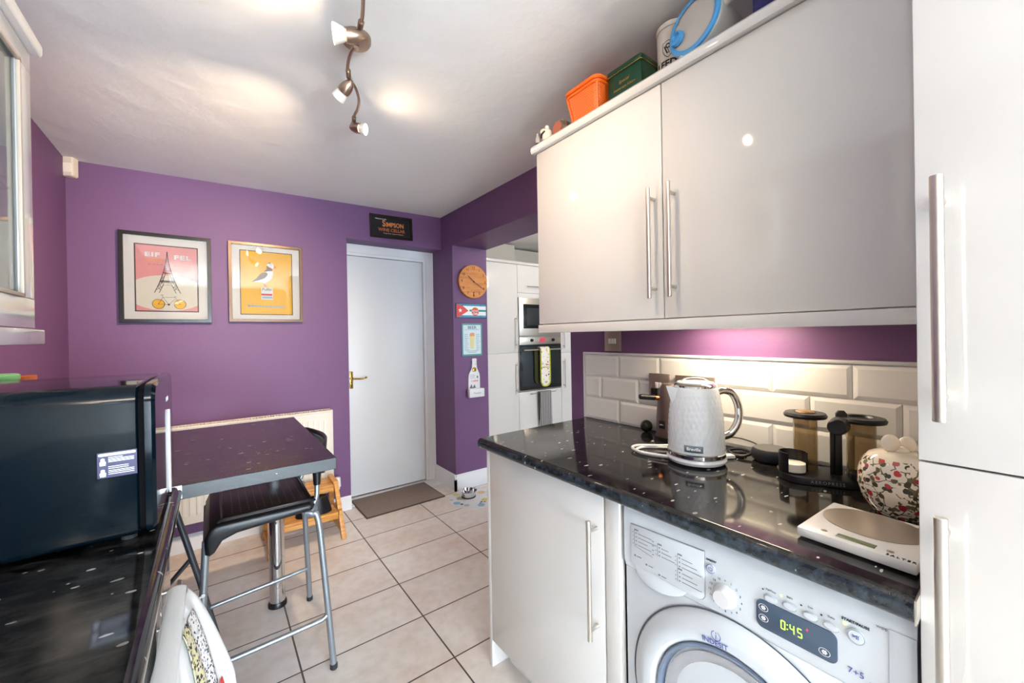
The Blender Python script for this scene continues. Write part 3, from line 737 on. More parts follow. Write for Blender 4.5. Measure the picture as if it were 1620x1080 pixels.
def frame_thing(name, label, cat, x0, x1, z0, z1, w, d, fm, group=None, Y=3.13, tilt=0):
    t = thing(name, label, cat, ((x0 + x1) / 2, Y - .0005, (z0 + z1) / 2), 0, group, tilt)
    W, H = (x1 - x0) / 2, (z1 - z0) / 2
    b = B()
    o = [(-W, -H), (W, -H), (W, H), (-W, H)]; i = [(-W + w, -H + w), (W - w, -H + w), (W - w, H - w), (-W + w, H - w)]
    bm = b.bm
    def ring(P, y): return [bm.verts.new((x, y, z)) for x, z in P]
    rs = [ring(o, 0), ring(o, -d + .003), ring([(x * .994, z * .994) for x, z in o], -d), ring([(x * 1.006, z * 1.006) for x, z in i], -d), ring(i, -d + .003), ring(i, -.004)]
    for A, Bq in zip(rs, rs[1:]):
        for k in range(4): bm.faces.new((A[k], A[(k + 1) % 4], Bq[(k + 1) % 4], Bq[k]))
    bmesh.ops.recalc_face_normals(bm, faces=bm.faces)
    b.obj('frame', fm, t, ang=20)
    return t, W, H
M_frame_blk = mat('black_satin_frame', '1d1612', .25)
M_frame_brz = mat('bronze_frame', '5c4432', .3, .4)
M_mount = mat('cream_mount', 'f2eade', .8)
M_pane = mat('picture_glass', 'ffffff', .0, trans=1, ior=1.45)
INK = dict(pink=mat('print_pink', 'e89a94', .6), cream=mat('print_cream', 'ebdfc8', .6), dark=mat('print_brown', '4a2a22', .6), yel=mat('print_yellow', 'f0b428', .6), white=mat('print_white', 'f0ece6', .6), orange=mat('print_orange', 'e06a28', .6), red=mat('print_red', 'd8403c', .6), blue=mat('print_blue', '8fb9cc', .6), grey=mat('print_taupe', '7c6658', .6), lpink=mat('print_light_pink', 'f0b0aa', .6))
K = list(INK); IM = [INK[k] for k in K]; ki = {k: i for i, k in enumerate(K)}

# --- Eiffel poster
t, W, H = frame_thing('framed_picture', 'black framed pink poster of a lattice tower above a bicycle', 'picture', -.420, -.004, 1.378, 1.898, .020, .03, M_frame_blk, 'framed posters on the far wall')
b = B(); b.box(-W + .019, W - .019, -.010, -.006, -H + .019, H - .019); b.obj('mount', M_mount, t)
b = B(); px, pz = .138, .190; cx0 = .003
b.m(ki['dark']).rect(-px - .006, px + .006, -pz - .006, pz + .006, -.0104)
b.m(ki['pink']).rect(-px, px, -pz, pz, -.0107)
E_ = []
for i in range(49):
    a = 2 * pi * i / 48; E_.append((.185 * cos(a), -.085 + .105 * sin(a)))
def clip(P, x0, x1, z0, z1):
    for ax, lim, sg in ((0, x0, 1), (0, x1, -1), (1, z0, 1), (1, z1, -1)):
        Q = []
        for i in range(len(P)):
            a, c = P[i], P[(i + 1) % len(P)]; ia = (a[ax] - lim) * sg >= 0; ic = (c[ax] - lim) * sg >= 0
            if ia: Q.append(a)
            if ia != ic:
                u = (lim - a[ax]) / (c[ax] - a[ax]); Q.append((a[0] + (c[0] - a[0]) * u, a[1] + (c[1] - a[1]) * u))
        P = Q
    return P
b.m(ki['cream']).flat(clip(E_[:-1], -px, px, -pz, pz), -.0110)
y = -.0114; b.m(ki['dark'])
tz = lambda z: .0025 + .05 * (((.150 - z) / .235) ** 2.1) if z < .15 else .0015     # half width of the tower
L = [.155, .12, .08, .045, .012, -.012, -.035, -.085]
ztop = .158
zz = ztop
prev = None
for k in range(60):
    z = ztop - k * (ztop + .085) / 59
    h = .0012 + .058 * ((ztop - z) / (ztop + .085)) ** 1.75
    if prev:
        pz_, ph = prev
        for sg in (-1, 1): b.seg(sg * ph, pz_, sg * h, z, .0034, y)
        inner_p = ph * .45 if z < -.028 else 0; 
        if z < -.030:
            for sg in (-1, 1): b.seg(sg * (ph - .021), pz_, sg * (h - .021 - (0 if z > -.05 else .000)), z, .0028, y)
        elif z < .03:
            for sg in (-1, 1): b.seg(sg * (ph - .012), pz_, sg * (h - .012), z, .0026, y)
    if z > .03 and k % 2 == 0: b.rect(-h, h, z - .0014, z + .0014, y)
    if k % 5 == 0 and z < .03:
        wd = .021 if z < -.03 else .012
        zn = z - 5 * (ztop + .085) / 59
        if zn > -.088:
            hn = .0012 + .058 * ((ztop - zn) / (ztop + .085)) ** 1.75
            for sg in (-1, 1):
                b.seg(sg * h, z, sg * (hn - wd), zn, .0022, y); b.seg(sg * (h - wd), z, sg * hn, zn, .0022, y); b.rect(min(sg * h, sg * (h - wd)), max(sg * h, sg * (h - wd)), z - .0007, z + .0007, y)
    prev = (z, h)
b.rect(-.017, .017, .030, .037, y); b.rect(-.033, .033, -.020, -.012, y); b.rect(-.031, .031, -.025, -.022, y)
b.ring(0, -.070, .033, .0345, y, a0=.25 * pi, a1=.75 * pi)
# bicycle
wl, wr, wz, wr_ = (-.042, -.150), (.056, -.150), -.150, .027
for c in (wl, wr):
    b.m(ki['yel']).disc(c[0], c[1], wr_, -.0114); b.m(ki['dark']).ring(c[0], c[1], wr_ - .001, wr_ + .0016, -.0117); b.disc(c[0], c[1], .0025, -.0118)
q = -.0119
for a, c in (((-.042, -.150), (.004, -.153)), ((.004, -.153), (-.022, -.110)), ((-.042, -.150), (-.022, -.110)), ((-.022, -.110), (.032, -.110)), ((.004, -.153), (.034, -.118)), ((.056, -.150), (.030, -.104)), ((-.022, -.110), (-.026, -.098)), ((-.033, -.097), (-.018, -.097)), ((.030, -.104), (.042, -.106))): b.seg(*a, *c, .0016, q)
b.disc(.004, -.153, .0055, q)
b.m(ki['dark'])
for i in range(4): b.rect(-.085 + i * .018, -.073 + i * .018, .079, .0805, q)
for i in range(5): b.rect(.028 + i * .017, .042 + i * .017, .078, .0793, q)
b.m(ki['cream'])
b.obj('print', IM, t, smooth=False)
text('EIF', .034, (-.066, -.0122, .136), INK['white'], t, sx=1.45, sp=1.15, bold=.0014, name='print_lettering')
text('FEL', .034, (.070, -.0122, .128), INK['white'], t, sx=1.45, sp=1.15, bold=.0014, name='print_lettering')
text('I LOVE', .022, (-.062, -.0122, .103), INK['yel'], t, sx=1.1, sp=1.1, name='print_lettering')
text('QUEST', .022, (.078, -.0122, .100), INK['lpink'], t, sx=1.1, sp=1.1, name='print_lettering')
b = B(); b.box(-W + .0185, W - .0185, -.0185, -.0165, -H + .0185, H - .0185); b.obj('glazing', M_pane, t)

# --- puffin poster
t, W, H = frame_thing('framed_picture', 'bronze framed yellow poster of a puffin on a book stack label', 'picture', .082, .503, 1.385, 1.901, .018, .03, M_frame_brz, 'framed posters on the far wall')
b = B(); b.box(-W + .017, W - .017, -.010, -.006, -H + .017, H - .017); b.obj('mount', M_mount, t)
b = B(); px, pz = .145, .205
b.m(ki['dark']).rect(-px - .005, px + .005, -pz - .005, pz + .005, -.0104)
b.m(ki['yel']).rect(-px, px, -pz, pz, -.0107)
sx_, sz_ = .29 / 745, .41 / 905     # drawing units from a crop of the poster
def U(P): return [((x - 490) * sx_, (580 - z) * sz_) for x, z in P]
b.m(ki['white'])
b.flat(U([(300, 570), (380, 520), (450, 440), (500, 395), (575, 385), (585, 430), (570, 490), (530, 540), (480, 570), (450, 590), (430, 572)]), -.0111)
b.flat(U([(492, 320), (500, 290), (530, 272), (565, 278), (592, 305), (595, 335), (580, 362), (545, 345)]), -.0111)
b.m(ki['grey'])
b.flat(U([(262, 575), (340, 515), (390, 450), (430, 425), (480, 420), (502, 440), (490, 475), (450, 510), (380, 540), (310, 560)]), -.0114)
b.flat(U([(445, 412), (485, 375), (488, 322), (530, 345), (575, 370), (572, 392), (520, 398)]), -.0115)
b.flat(U([(500, 290), (530, 272), (560, 275), (545, 283), (520, 288)]), -.0116)
b.m(ki['orange']); b.flat(U([(592, 355), (600, 318), (612, 312), (640, 352), (618, 350)]), -.0114)
b.flat(U([(440, 590), (460, 592), (475, 615), (505, 636), (448, 634)]), -.0113)
b.m(ki['dark']).disc((548 - 490) * sx_, (580 - 303) * sz_, .002, -.0117)
b.m(ki['white']).flat(U([(405, 645), (575, 645), (575, 820), (405, 820)])[::-1], -.0110)
b.m(ki['red']).flat(U([(405, 733), (565, 733), (565, 760), (405, 760)])[::-1], -.0113)
b.m(ki['blue']).flat(U([(415, 775), (565, 775), (565, 802), (415, 802)])[::-1], -.0113)
b.m(ki['blue'])
for i in range(11): b.flat(U([(205 + i * 50, 905 + i), (245 + i * 50, 905 + i), (245 + i * 50, 925 + i), (205 + i * 50, 925 + i)])[::-1], -.0112)
b.obj('print', IM, t, smooth=False)
text('Puffin', .025, (0, -.0118, (580 - 672) * sz_), INK['dark'], t, name='print_lettering')
b = B(); b.box(-W + .0165, W - .0165, -.0185, -.0165, -H + .0165, H - .0165); b.obj('glazing', M_pane, t)

# --- sign over the door
t, W, H = frame_thing('wall_sign', 'black framed wine cellar sign above the white door', 'sign', .978, 1.322, 2.052, 2.232, .018, .014, M_frame_blk, tilt=-R(1.5))
b = B(); b.box(-W + .017, W - .017, -.008, -.003, -H + .017, H - .017); b.obj('backing', mat('sign_black', '0d0d0f', .4), t)
M_gold = mat('copper_lettering', 'e08a48', .4)
text('S', .07, (-.062, -.0086, .022), M_gold, t, sx=.8, bold=.001)
text('IMPSON', .048, (.026, -.0086, .016), M_gold, t, sx=.85, bold=.0008)
text('WINE CELLAR', .034, (0, -.0086, -.026), mat('dark_copper', 'c0643a', .4), t, sx=1.0, bold=.0005)
text('Welcome to the', .013, (-.085, -.0086, .057), M_text_white, t)
text('Vintage Stock - Reserve Collection', .0115, (.012, -.0086, -.052), mat('sign_cream', 'd8b088', .4), t)

# alarm sensor in the corner
t = thing('motion_sensor', 'small white motion sensor in the corner under the ceiling', 'sensor', (-.600, 3.108, 2.205), R(0))
b = B(); b.prism(rrect(-.027, .027, -.056, .056, .012), -.022, .018, .008, seg=3); b.obj('casing', mat('aged_white', 'd8cdbc', .4), t)
b = B(); b.prism(rrect(-.022, .022, -.038, .012, .006), -.0245, -.02, .001); b.obj('lens', mat('sensor_lens', 'eee6da', .3), t)
t.rotation_euler = (0, 0, R(-20))

# ------------------------------------------------------------------ things on the pillar (plane Y=2.93)
YP = 2.9295
t = thing('wall_clock', 'round wooden wall clock reading twenty past ten on the pillar', 'clock', (1.769, YP, 1.727))
rot = Matrix.Rotation(pi / 2, 4, 'X')
b = B(); b.lathe([(0, 0), (.140, 0), (.1415, .004), (.1415, .018), (.138, .022), (0, .022)], n=72, M=rot); b.obj('face', M_oak, t)
for k in range(1, 13):
    a = pi / 2 - k * pi / 6
    text(str(k), .030, (.113 * cos(a), -.0224, .113 * sin(a)), mat('burnt_numeral', '4a2410', .6), t, name='numeral', bold=.0004)
b = B()
def hand(ang, L, w, yy, tail=.015):
    dx, dz = cos(ang), sin(ang); nx, nz = -dz, dx
    b.flat([(-dx * tail + nx * w, -dz * tail + nz * w), (dx * L * .8 + nx * w * .9, dz * L * .8 + nz * w * .9), (dx * L, dz * L), (dx * L * .8 - nx * w * .9, dz * L * .8 - nz * w * .9), (-dx * tail - nx * w, -dz * tail - nz * w)], yy)
hand(pi / 2 - 10.33 * pi / 6, .078, .0032, -.0262); b.obj('hour_hand', M_black, t, smooth=False)
b = B(); hand(pi / 2 - 4.05 * pi / 6, .112, .0025, -.0275); b.obj('minute_hand', M_black, t, smooth=False)
b = B(); b.cyl((0, -.022, 0), (0, -.029, 0), .006); b.obj('hub', M_black, t)
b = B(); b.prism([(-.003, -.128), (.003, -.128), (.003, -.095), (.009, -.085), (.003, -.088), (-.003, -.088), (-.009, -.085), (-.003, -.095)], -.0228, -.0221); b.obj('carved_mark', MATS['burnt_numeral'], t)

t = thing('tin_plaque', 'red white and blue tin plaque with a star between clock and beer sign', 'plaque', (1.754, YP, 1.482))
b = B(); b.prism(rrect(-.150, .150, -.062, .062, .006), -.006, 0, .0015); b.obj('plate', mat('plaque_navy', '163a52', .4), t)
b = B(); P5 = [mat('plaque_white', 'e4e8e6', .4), mat('plaque_blue', '3a86ac', .4), mat('plaque_red', 'd23c36', .4), mat('plaque_teal', '2f7f86', .4), mat('plaque_orange', 'd9602c', .4)]
b.m(0).rect(-.144, .144, -.056, .056, -.0063)
b.m(1).rect(-.144, .144, .040, .056, -.0066).rect(-.144, .144, -.056, -.038, -.0066)
b.m(3).rect(-.02, .144, -.006, .010, -.0066)
b.m(2).flat([(-.144, -.056), (-.118, -.05), (-.03, .0), (-.085, .040), (-.144, .056)], -.0069)
b.m(0); S = []
for k in range(10):
    r = .021 if k % 2 == 0 else .0085; a = pi / 2 + k * pi / 5; S.append((-.108 + r * cos(a), .002 + r * sin(a)))
b.flat(S, -.0073)
b.m(4).disc(.035, -.006, .036, -.0070); b.m(2).disc(.035, -.012, .030, -.0072, a0=pi, a1=2 * pi); b.m(0).rect(.004, .066, -.006, .004, -.0074)
b.obj('print', P5, t, smooth=False)
text('Havana', .020, (.035, -.0078, -.001), P5[3], t, name='print_lettering'); text('Club', .024, (.035, -.0078, -.024), P5[0], t, name='print_lettering', bold=.0006)
b = B()
for x in (-.09, .088):
    for z in (-.045, .047): b.cyl((x, -.0055, z), (x, -.0085, z), .004, n=10)
b.obj('screw', M_black, t)

t = thing('beer_sign', 'pale tin beer chart sign with a teal border on the pillar', 'sign', (1.756, YP, 1.238))
b = B(); b.prism(rrect(-.100, .100, -.138, .138, .010), -.005, 0, .0015); b.obj('plate', mat('sign_teal', '4f8d92', .4), t)
b = B(); P6 = [mat('sign_pale', 'c9d8dc', .5), mat('beer_gold', 'd9cc8c', .5), mat('beer_foam', 'd8926a', .5), mat('sign_ink', '5a7484', .5)]
b.m(0).flat(rrect(-.086, .086, -.122, .124, .004), -.0053)
b.m(1).flat([(-.016, -.075), (.014, -.075), (.024, .04), (-.024, .04)], -.0056)
b.m(2).flat([(-.025, .03), (.025, .03), (.024, .052), (.010, .060), (-.012, .058), (-.024, .050)], -.0058)
b.m(3)
for i in range(9):
    z = .045 - i * .016
    for x, w in ((-.076, .034 + .006 * (i % 3)), (.038, .030 + .007 * ((i + 1) % 3))): b.rect(x, x + w, z, z + .002, -.0056); b.rect(x, x + w * .7, z - .005, z - .0035, -.0056)
for i in range(3): b.rect(-.06 + .01 * i, .06 - .01 * i, -.094 - i * .008, -.092 - i * .008, -.0056)
b.rect(-.07, .07, .083, .085, -.0056)
b.obj('print', P6, t, smooth=False)
text('BEER', .036, (0, -.0060, .102), P6[3], t, name='print_lettering', sx=1.1, bold=.0006)

t = thing('bottle_opener', 'white bottle-shaped wall bottle opener with a cap catcher box', 'bottle opener', (1.768, YP, .756))
b = B()
Pb = [(-.062, .015), (.050, .015), (.050, .165), (.047, .19), (.030, .225), (.022, .245), (.018, .30), (.022, .31), (.017, .323), (-.021, .323), (-.026, .31), (-.022, .30), (-.026, .245), (-.036, .225), (-.058, .19), (-.062, .165)]
b.prism([(x + .004, z) for x, z in Pb], -.012, 0, .001); b.obj('board', M_white, t)
b = B(); b.box(-.070, .075, -.048, -.012, 0, .07, .002); b.obj('cap_catcher', M_white, t)
b = B(); b.ring(-.002, .232, .010, .018, -.018, a0=0, a1=pi); b.prism(rrect(-.020, .016, .212, .240, .007), -.018, -.012, .002); b.obj('opener', M_brass, t)
b = B(); b.m(0).disc(.010, .275, .004, -.0124); b.m(1).flat([(-.05, .045 + .03), (-.03, .11), (-.02, .078), (0, .105), (.012, .075), (-.02, .072)], -.0124); b.m(2)
for i in range(4): b.rect(-.045, .0 + .01 * (i % 2), .185 - i * .01, .188 - i * .01, -.0124)
b.m(1).disc(.028, .165, .007, -.0124, rz=.012)
b.obj('print', [INK['red'], mat('print_slate', '5c5f70', .5), M_text_grey], t, smooth=False)
text('Cuisine', .026, (0, -.0125, .135), INK['red'], t, name='print_lettering', sx=.9, bold=.0004)
text('Premium', .020, (.005, -.0484, .035), M_text_grey, t, name='print_lettering')
# ------------------------------------------------------------------ bar stool tucked under the bar
t = thing('bar_stool', 'black plastic bar stool with silver tube legs and a dotted seat under the breakfast bar', 'stool')
SX0, SX1, SY0, SY1, SZ = -.035, .300, 1.665, 2.075, .622
def seat_surf(u, v, top=True):
    x = SX0 + (SX1 - SX0) * u; y = SY0 + (SY1 - SY0) * v
    return x, y
b = B()
# moulded shell with a drooping skirt on the left
b.prism([(SX0 + .002, .560), (SX0 + .000, .610), (SX0 + .014, .642), (SX0 + .034, .652), (SX1 - .02, .652), (SX1, .640), (SX1 - .01, .622), (SX0 + .09, .608), (SX0 + .05, .594), (SX0 + .028, .560), (SX0 + .014, .552)], SY0, SY1, .012, seg=3)
b.obj('seat', M_black, t)
b = B(); b.box(SX0 + .050, SX1 - .012, SY0 + .015, SY1 - .02, .6521, .662, .004)
b.obj('seat_pad', mat('seat_brown_black', '382a26', .38), t)
b = B()
px0, px1, py0, py1 = SX0 + .050, SX1 - .012, SY0 + .015, SY1 - .02
b.tube([(px0 + .01, py0, .663), (px1 - .01, py0, .663), (px1, py0 + .01, .663), (px1, py1 - .01, .663), (px1 - .01, py1, .663), (px0 + .01, py1, .663), (px0, py1 - .01, .663), (px0, py0 + .01, .663)], .0045, 8, 2, True)
b.obj('seat_rim', M_black, t)
b = B(); 
for i in range(10):
    for j in range(16):
        x = px0 + .03 + i * (px1 - px0 - .055) / 9; y = py0 + .04 + j * (py1 - py0 - .075) / 15
        r = .0022; V = [b.bm.verts.new((x + r * cos(a * pi / 3), y + 1.2 * r * sin(a * pi / 3), .6624)) for a in range(6)]; b.bm.faces.new(V)
o = b.obj('seat_dots', mat('seat_dot', 'a89a90', .5), t, smooth=False)
# legs
b = B(); b.tube([(.272, 1.70, .607), (.292, 1.692, .602), (.312, 1.684, .575), (.330, 1.672, .35), (.353, 1.658, .012)], .0115, 12, 6); b.obj('leg', M_tube, t)
b = B(); b.tube([(.285, 2.04, .606), (.310, 2.07, .60), (.325, 2.09, .57), (.342, 2.13, .3), (.357, 2.161, .012)], .0115, 12, 6); b.obj('leg', M_tube, t)
b = B(); b.tube([(-.030, 1.69, .60), (-.040, 1.687, .42), (-.052, 1.68, .2), (-.070, 1.66, .012)], .0115, 12, 4); b.obj('leg', M_tube, t)
b = B(); b.tube([(-.030, 2.05, .60), (-.037, 2.08, .42), (-.048, 2.12, .2), (-.060, 2.16, .012)], .0115, 12, 4); b.obj('leg', M_tube, t)
b = B()
for p in ((.353, 1.658), (.357, 2.161), (-.070, 1.66), (-.060, 2.16)): b.cyl((p[0], p[1], 0), (p[0], p[1], .022), .0135, bev=.003)
b.obj('foot_cap', M_rubber, t)
b = B(); b.tube([(.338, 1.667, .215), (.32, 1.664, .203), (.28, 1.662, .2), (.0, 1.662, .19), (-.045, 1.670, .195)], .009, 10, 5)
b.obj('footrest', M_tube, t)
b = B(); b.tube([(.348, 2.142, .165), (.33, 2.138, .168), (.25, 2.13, .165), (.0, 2.12, .150), (-.03, 2.12, .143), (-.048, 2.125, .12)], .009, 10, 5)
b.obj('footrest', M_tube, t)
b = B(); b.cyl((-.0505, 1.668, .43), (-.0505, 1.662, .43), .006, n=12); b.cyl((-.040, 1.68, .43), (-.040, 1.672, .43), .006, n=12); b.obj('bolt', M_chrome, t)
# back: two tubes and a curved band
b = B(); b.tube([(.262, 1.72, .606), (.292, 1.725, .612), (.316, 1.735, .645), (.321, 1.745, .70), (.323, 1.75, .765)], .0095, 12, 6); b.obj('back_tube', M_tube, t)
b = B(); b.tube([(.262, 2.04, .606), (.292, 2.05, .612), (.316, 2.06, .645), (.321, 2.07, .70), (.323, 2.075, .765)], .0095, 12, 6); b.obj('back_tube', M_tube, t)
b = B()
def band(u, v):
    a = -pi / 2 + pi * u
    x = .318 + .052 * cos(a); y = 1.912 + .175 * sin(a)
    zz = .715 + .022 * abs(sin(a)) ** 4 + v * (.118 + .02 * cos(a)); x += .012 * v * cos(a)
    return Vector((x, y, zz))
b.grid(band, 24, 6)
o = b.obj('backrest', M_black, t); sm = o.modifiers.new('s', 'SOLIDIFY'); sm.thickness = .010; sm.offset = 0
b = B(); b.cyl((.321, 1.745, .69), (.323, 1.748, .765), .0125, .018, bev=.002); b.cyl((.321, 2.07, .69), (.323, 2.073, .765), .0125, .018, bev=.002); b.obj('tube_sleeve', M_black, t)

# folding stool hidden further under the bar
t = thing('folding_stool', 'dark grey tube folding stool under the breakfast bar behind the base cupboard', 'stool')
for yy, dx in ((1.66, -.14), (2.12, 0)):
    b = B(); b.tube([(-.145 + dx, yy, .63), (-.060 + dx, yy, .273), (-.005 + dx, yy, .012)], .0115, 12, 1); b.obj('leg', M_tubedark, t)
    b = B(); b.tube([(-.40 + dx / 3, yy + .026, .012), (-.083 + dx, yy + .02, .37)], .009, 10, 1); b.obj('cross_leg', M_tubedark, t)
    b = B(); b.tube([(-.40, yy, .63), (-.46, yy, .3), (-.52, yy, .012)], .0115, 12, 1); b.obj('leg', M_tubedark, t)
b = B(); b.tube([(-.285, 1.66, .63), (-.145, 2.12, .63)], .0115, 12, 1); b.obj('seat_bar', M_tubedark, t)
b = B(); b.tube([(-.40, 1.66, .63), (-.40, 2.12, .63)], .0115, 12, 1); b.obj('seat_bar', M_tubedark, t)
b = B(); b.box(-.43, -.15, 1.70, 2.15, .642, .665, .01); b.obj('seat', M_black, t)

# wooden step stool
t = thing('step_stool', 'small honey-coloured wooden two-step stool in front of the radiator', 'step stool')
def slats(y0, y1, n, z, name, x0=.275, x1=.618):
    b = B(); w = (y1 - y0) / n
    for i in range(n): b.box(x0, x1, y0 + i * w + .001, y0 + (i + 1) * w - .001, z - .016, z, .002)
    b.box(x0, x1, y0 - .001, y0 + .014, z - .042, z - .016, .002)
    b.obj(name, M_pine, t)
slats(2.800, 2.955, 3, .318, 'top_step'); slats(2.700, 2.85, 3, .172, 'lower_step')
for x in (.254, .632):
    sgn = 1 if x > .4 else -1
    b = B(); b.bar((x + sgn * .012, 2.682, 0.0), (x - sgn * .006, 2.797, .322), .026, .034, up=(0, 1, 0), bev=.002); b.obj('front_leg', M_pine, t)
    b = B(); b.bar((x + sgn * .012, 3.0, 0.0), (x - sgn * .006, 2.94, .322), .026, .034, up=(0, 1, 0), bev=.002); b.obj('rear_leg', M_pine, t)
    for nm, q in (('foot_rail', ((x + sgn * .010, 2.69, .05), (x + sgn * .010, 2.995, .05), .018, .03)), ('top_rail', ((x - sgn * .006, 2.785, .331), (x - sgn * .006, 2.958, .331), .030, .018)), ('step_rail', ((x, 2.70, .163), (x, 2.86, .163), .018, .03))):
        b = B(); b.bar(*q, up=(0, 0, 1), bev=.002); b.obj(nm, M_pine, t)
# black bag on the lower step
b = B()
b.grid(lambda u, v: Vector((.49 + (.105 * (1 - .25 * v)) * math.copysign(abs(cos(2 * pi * u)) ** .7, cos(2 * pi * u)), 2.775 + .055 * (1 - .3 * v) * math.copysign(abs(sin(2 * pi * u)) ** .8, sin(2 * pi * u)), .1735 + .088 * v ** .8 + .010 * sin(9 * u) * v)), 36, 8)
b.grid(lambda u, v: Vector((.49 + .105 * .75 * v * math.copysign(abs(cos(2 * pi * u)) ** .7, cos(2 * pi * u)), 2.775 + .055 * .7 * v * math.copysign(abs(sin(2 * pi * u)) ** .8, sin(2 * pi * u)), .1735 + .088 + .010 * sin(9 * u) * v)), 36, 4)
o = b.obj('bag', mat('black_bag', '141416', .3)); tag(o, 'black soft bag lying on the lower step of the wooden stool', 'bag')

# door mat
t = thing('door_mat', 'grey-brown carpet door mat with a dark bound edge in front of the white door', 'mat', (1.145, 3.068, 0.0))
b = B(); b.box(-.300, .300, -.188, .188, .0005, .009, .003); b.obj('pile', mat('mat_pile', '84766c', .95, var=.35, vscale=160, bump=.8, bscale=300), t)
b = B(); b.box(-.308, .308, -.196, -.186, .0005, .008, .002); b.box(-.308, .308, .186, .196, .0005, .008, .002); b.box(-.308, -.298, -.196, .196, .0005, .008, .002); b.box(.298, .308, -.196, .196, .0005, .008, .002); b.obj('border', mat('mat_border', '4a403b', .9), t)
t.rotation_euler = (0, 0, R(1))
# pet mat and bowl
t = thing('floor_mat', 'clear round plastic mat printed with blue and yellow discs by the pillar', 'mat', (1.625, 2.715, 0))
b = B(); b.lathe([(0, .0004), (.20, .0004), (.20, .002), (0, .002)], n=56); b.obj('sheet', mat('clear_sheet', 'dfe2e6', .25), t)
MC = [mat('disc_blue', '86b4cc', .5), mat('disc_yellow', 'd9cc70', .5), mat('disc_grey', 'a9a6b0', .5), mat('disc_olive', 'a8a284', .5), mat('disc_black', '26262a', .5), mat('disc_sand', 'd8c094', .5)]
b = B()
def fdisc(x, y, r, m, rings=0):
    b.mi = m; z = .0023 + random.random() * .0003
    V = [b.bm.verts.new((x + r * cos(a * pi / 10), y + r * sin(a * pi / 10), z)) for a in range(20)]; f = b.bm.faces.new(V); f.material_index = m
for x, y, r, m in ((-.16, -.01, .028, 0), (-.03, -.15, .028, 0), (.045, -.085, .03, 1), (-.085, .145, .024, 1), (.10, .055, .032, 5), (.02, .115, .026, 2), (-.095, .055, .03, 3), (-.12, -.09, .022, 2), (.12, -.03, .02, 0), (.155, .02, .02, 3), (-.14, -.05, .012, 4), (.0, -.105, .010, 4), (.02, -.12, .008, 4), (-.02, -.12, .007, 4), (-.165, .07, .015, 2)): fdisc(x, y, r, m)
b.obj('printed_discs', MC, t, smooth=False)
t = thing('pet_bowl', 'small shiny steel bowl standing on the printed round mat', 'bowl', (1.600, 2.76, .0026))
b = B(); b.lathe([(0, .003), (.045, .003), (.052, .006), (.060, .045), (.066, .047), (.066, .050), (.057, .050), (.045, .012), (0, .010)], n=40); b.obj('bowl', M_chrome, t)
b = B(); b.lathe([(.046, 0), (.056, 0), (.055, .006), (.046, .006)], n=40); b.obj('rubber_ring', M_rubber, t)

# ------------------------------------------------------------------ kitchen beyond the opening (front plane Y=3.37)
YR_ = 3.37
def kunit(name, label, cat='cupboard'): return thing(name, label, cat, (0, YR_, 0), 0, 'tall cupboards in the far kitchen' if cat == 'cupboard' else None)
t = kunit('larder_cabinet', 'tall white gloss larder cupboard seen through the opening beside the pillar')
b = B(); b.box(1.93, 2.588, .021, .58, .0, 2.018); b.obj('body', M_unit_in, t, smooth=False)
b = B(); b.box(1.932, 2.587, 0, .02, 1.087, 2.018, .0015); d = b.obj('door', M_unit, t); bar_handle(d, 2.556, 1.137, 1.475, 0, .006, .034)
b = B(); b.box(1.932, 2.587, 0, .02, .12, 1.084, .0015); d = b.obj('door', M_unit, t); bar_handle(d, 2.556, .66, .985, 0, .006, .034)
t = kunit('oven_housing', 'tall white gloss oven housing cupboard in the far kitchen')
b = B()
for q in ((2.590, 2.597, .021, .58, 0, 2.018), (3.198, 3.204, .021, .58, 0, 2.018), (2.597, 3.198, .56, .58, 0, 2.018), (2.597, 3.198, .021, .56, 2.0, 2.018), (2.597, 3.198, .021, .56, 1.672, 1.72), (2.597, 3.198, .03, .56, 1.252, 1.258), (2.597, 3.198, .021, .56, .1, .66)): b.box(*q)
b.obj('body', M_unit_in, t, smooth=False)
b = B(); b.box(2.591, 3.203, 0, .02, 1.722, 2.018, .0015); d = b.obj('flap_door', M_unit, t); bar_handle(d, 2.70, 1.792, 0, 0, .006, .03, horiz=True, x1=3.03)
b = B(); b.box(2.591, 3.203, .004, .02, 1.670, 1.720, .001); b.obj('filler_panel', M_unit, t)
b = B(); b.box(2.591, 3.203, 0, .02, .12, .662, .0015); d = b.obj('drawer', M_unit, t); bar_handle(d, 2.72, .635, 0, 0, .005, .034, horiz=True, x1=3.08)
t = kunit('built_in_microwave', 'stainless steel built-in microwave above the oven in the far kitchen', 'microwave')
b = B(); b.box(2.5985, 3.1965, -.012, .45, 1.26, 1.668, .003); b.obj('casing', M_steel, t)
b = B(); b.box(2.655, 3.05, -.016, -.011, 1.34, 1.60, .003); b.obj('door_glass', mat('oven_glass', '101216', .08), t)
b = B(); b.box(2.70, 3.0, -.0175, -.0158, 1.375, 1.56, .001); b.obj('window', mat('oven_window', '2c3034', .12), t)
t = kunit('built_in_oven', 'stainless steel and black glass built-in oven with a glove over its handle', 'oven')
b = B(); b.box(2.5985, 3.1965, .0, .50, .67, 1.25, .001); b.obj('casing', M_steel, t)
b = B(); b.box(2.5985, 3.1965, -.012, 0, 1.172, 1.250, .002); cp = b.obj('control_panel', M_steel, t)
b = B(); b.cyl((2.76, -.012, 1.212), (2.76, -.034, 1.212), .018, .015, bev=.002); b.obj('knob', M_black, cp)
b = B(); b.cyl((3.07, -.012, 1.212), (3.07, -.034, 1.212), .018, .015, bev=.002); b.obj('knob', M_black, cp)
b = B(); b.box(2.875, 2.955, -.0135, -.0118, 1.192, 1.236); b.obj('clock_display', mat('oven_clock', '5a2030', .3, emis=.35, ecol='ff5060'), cp)
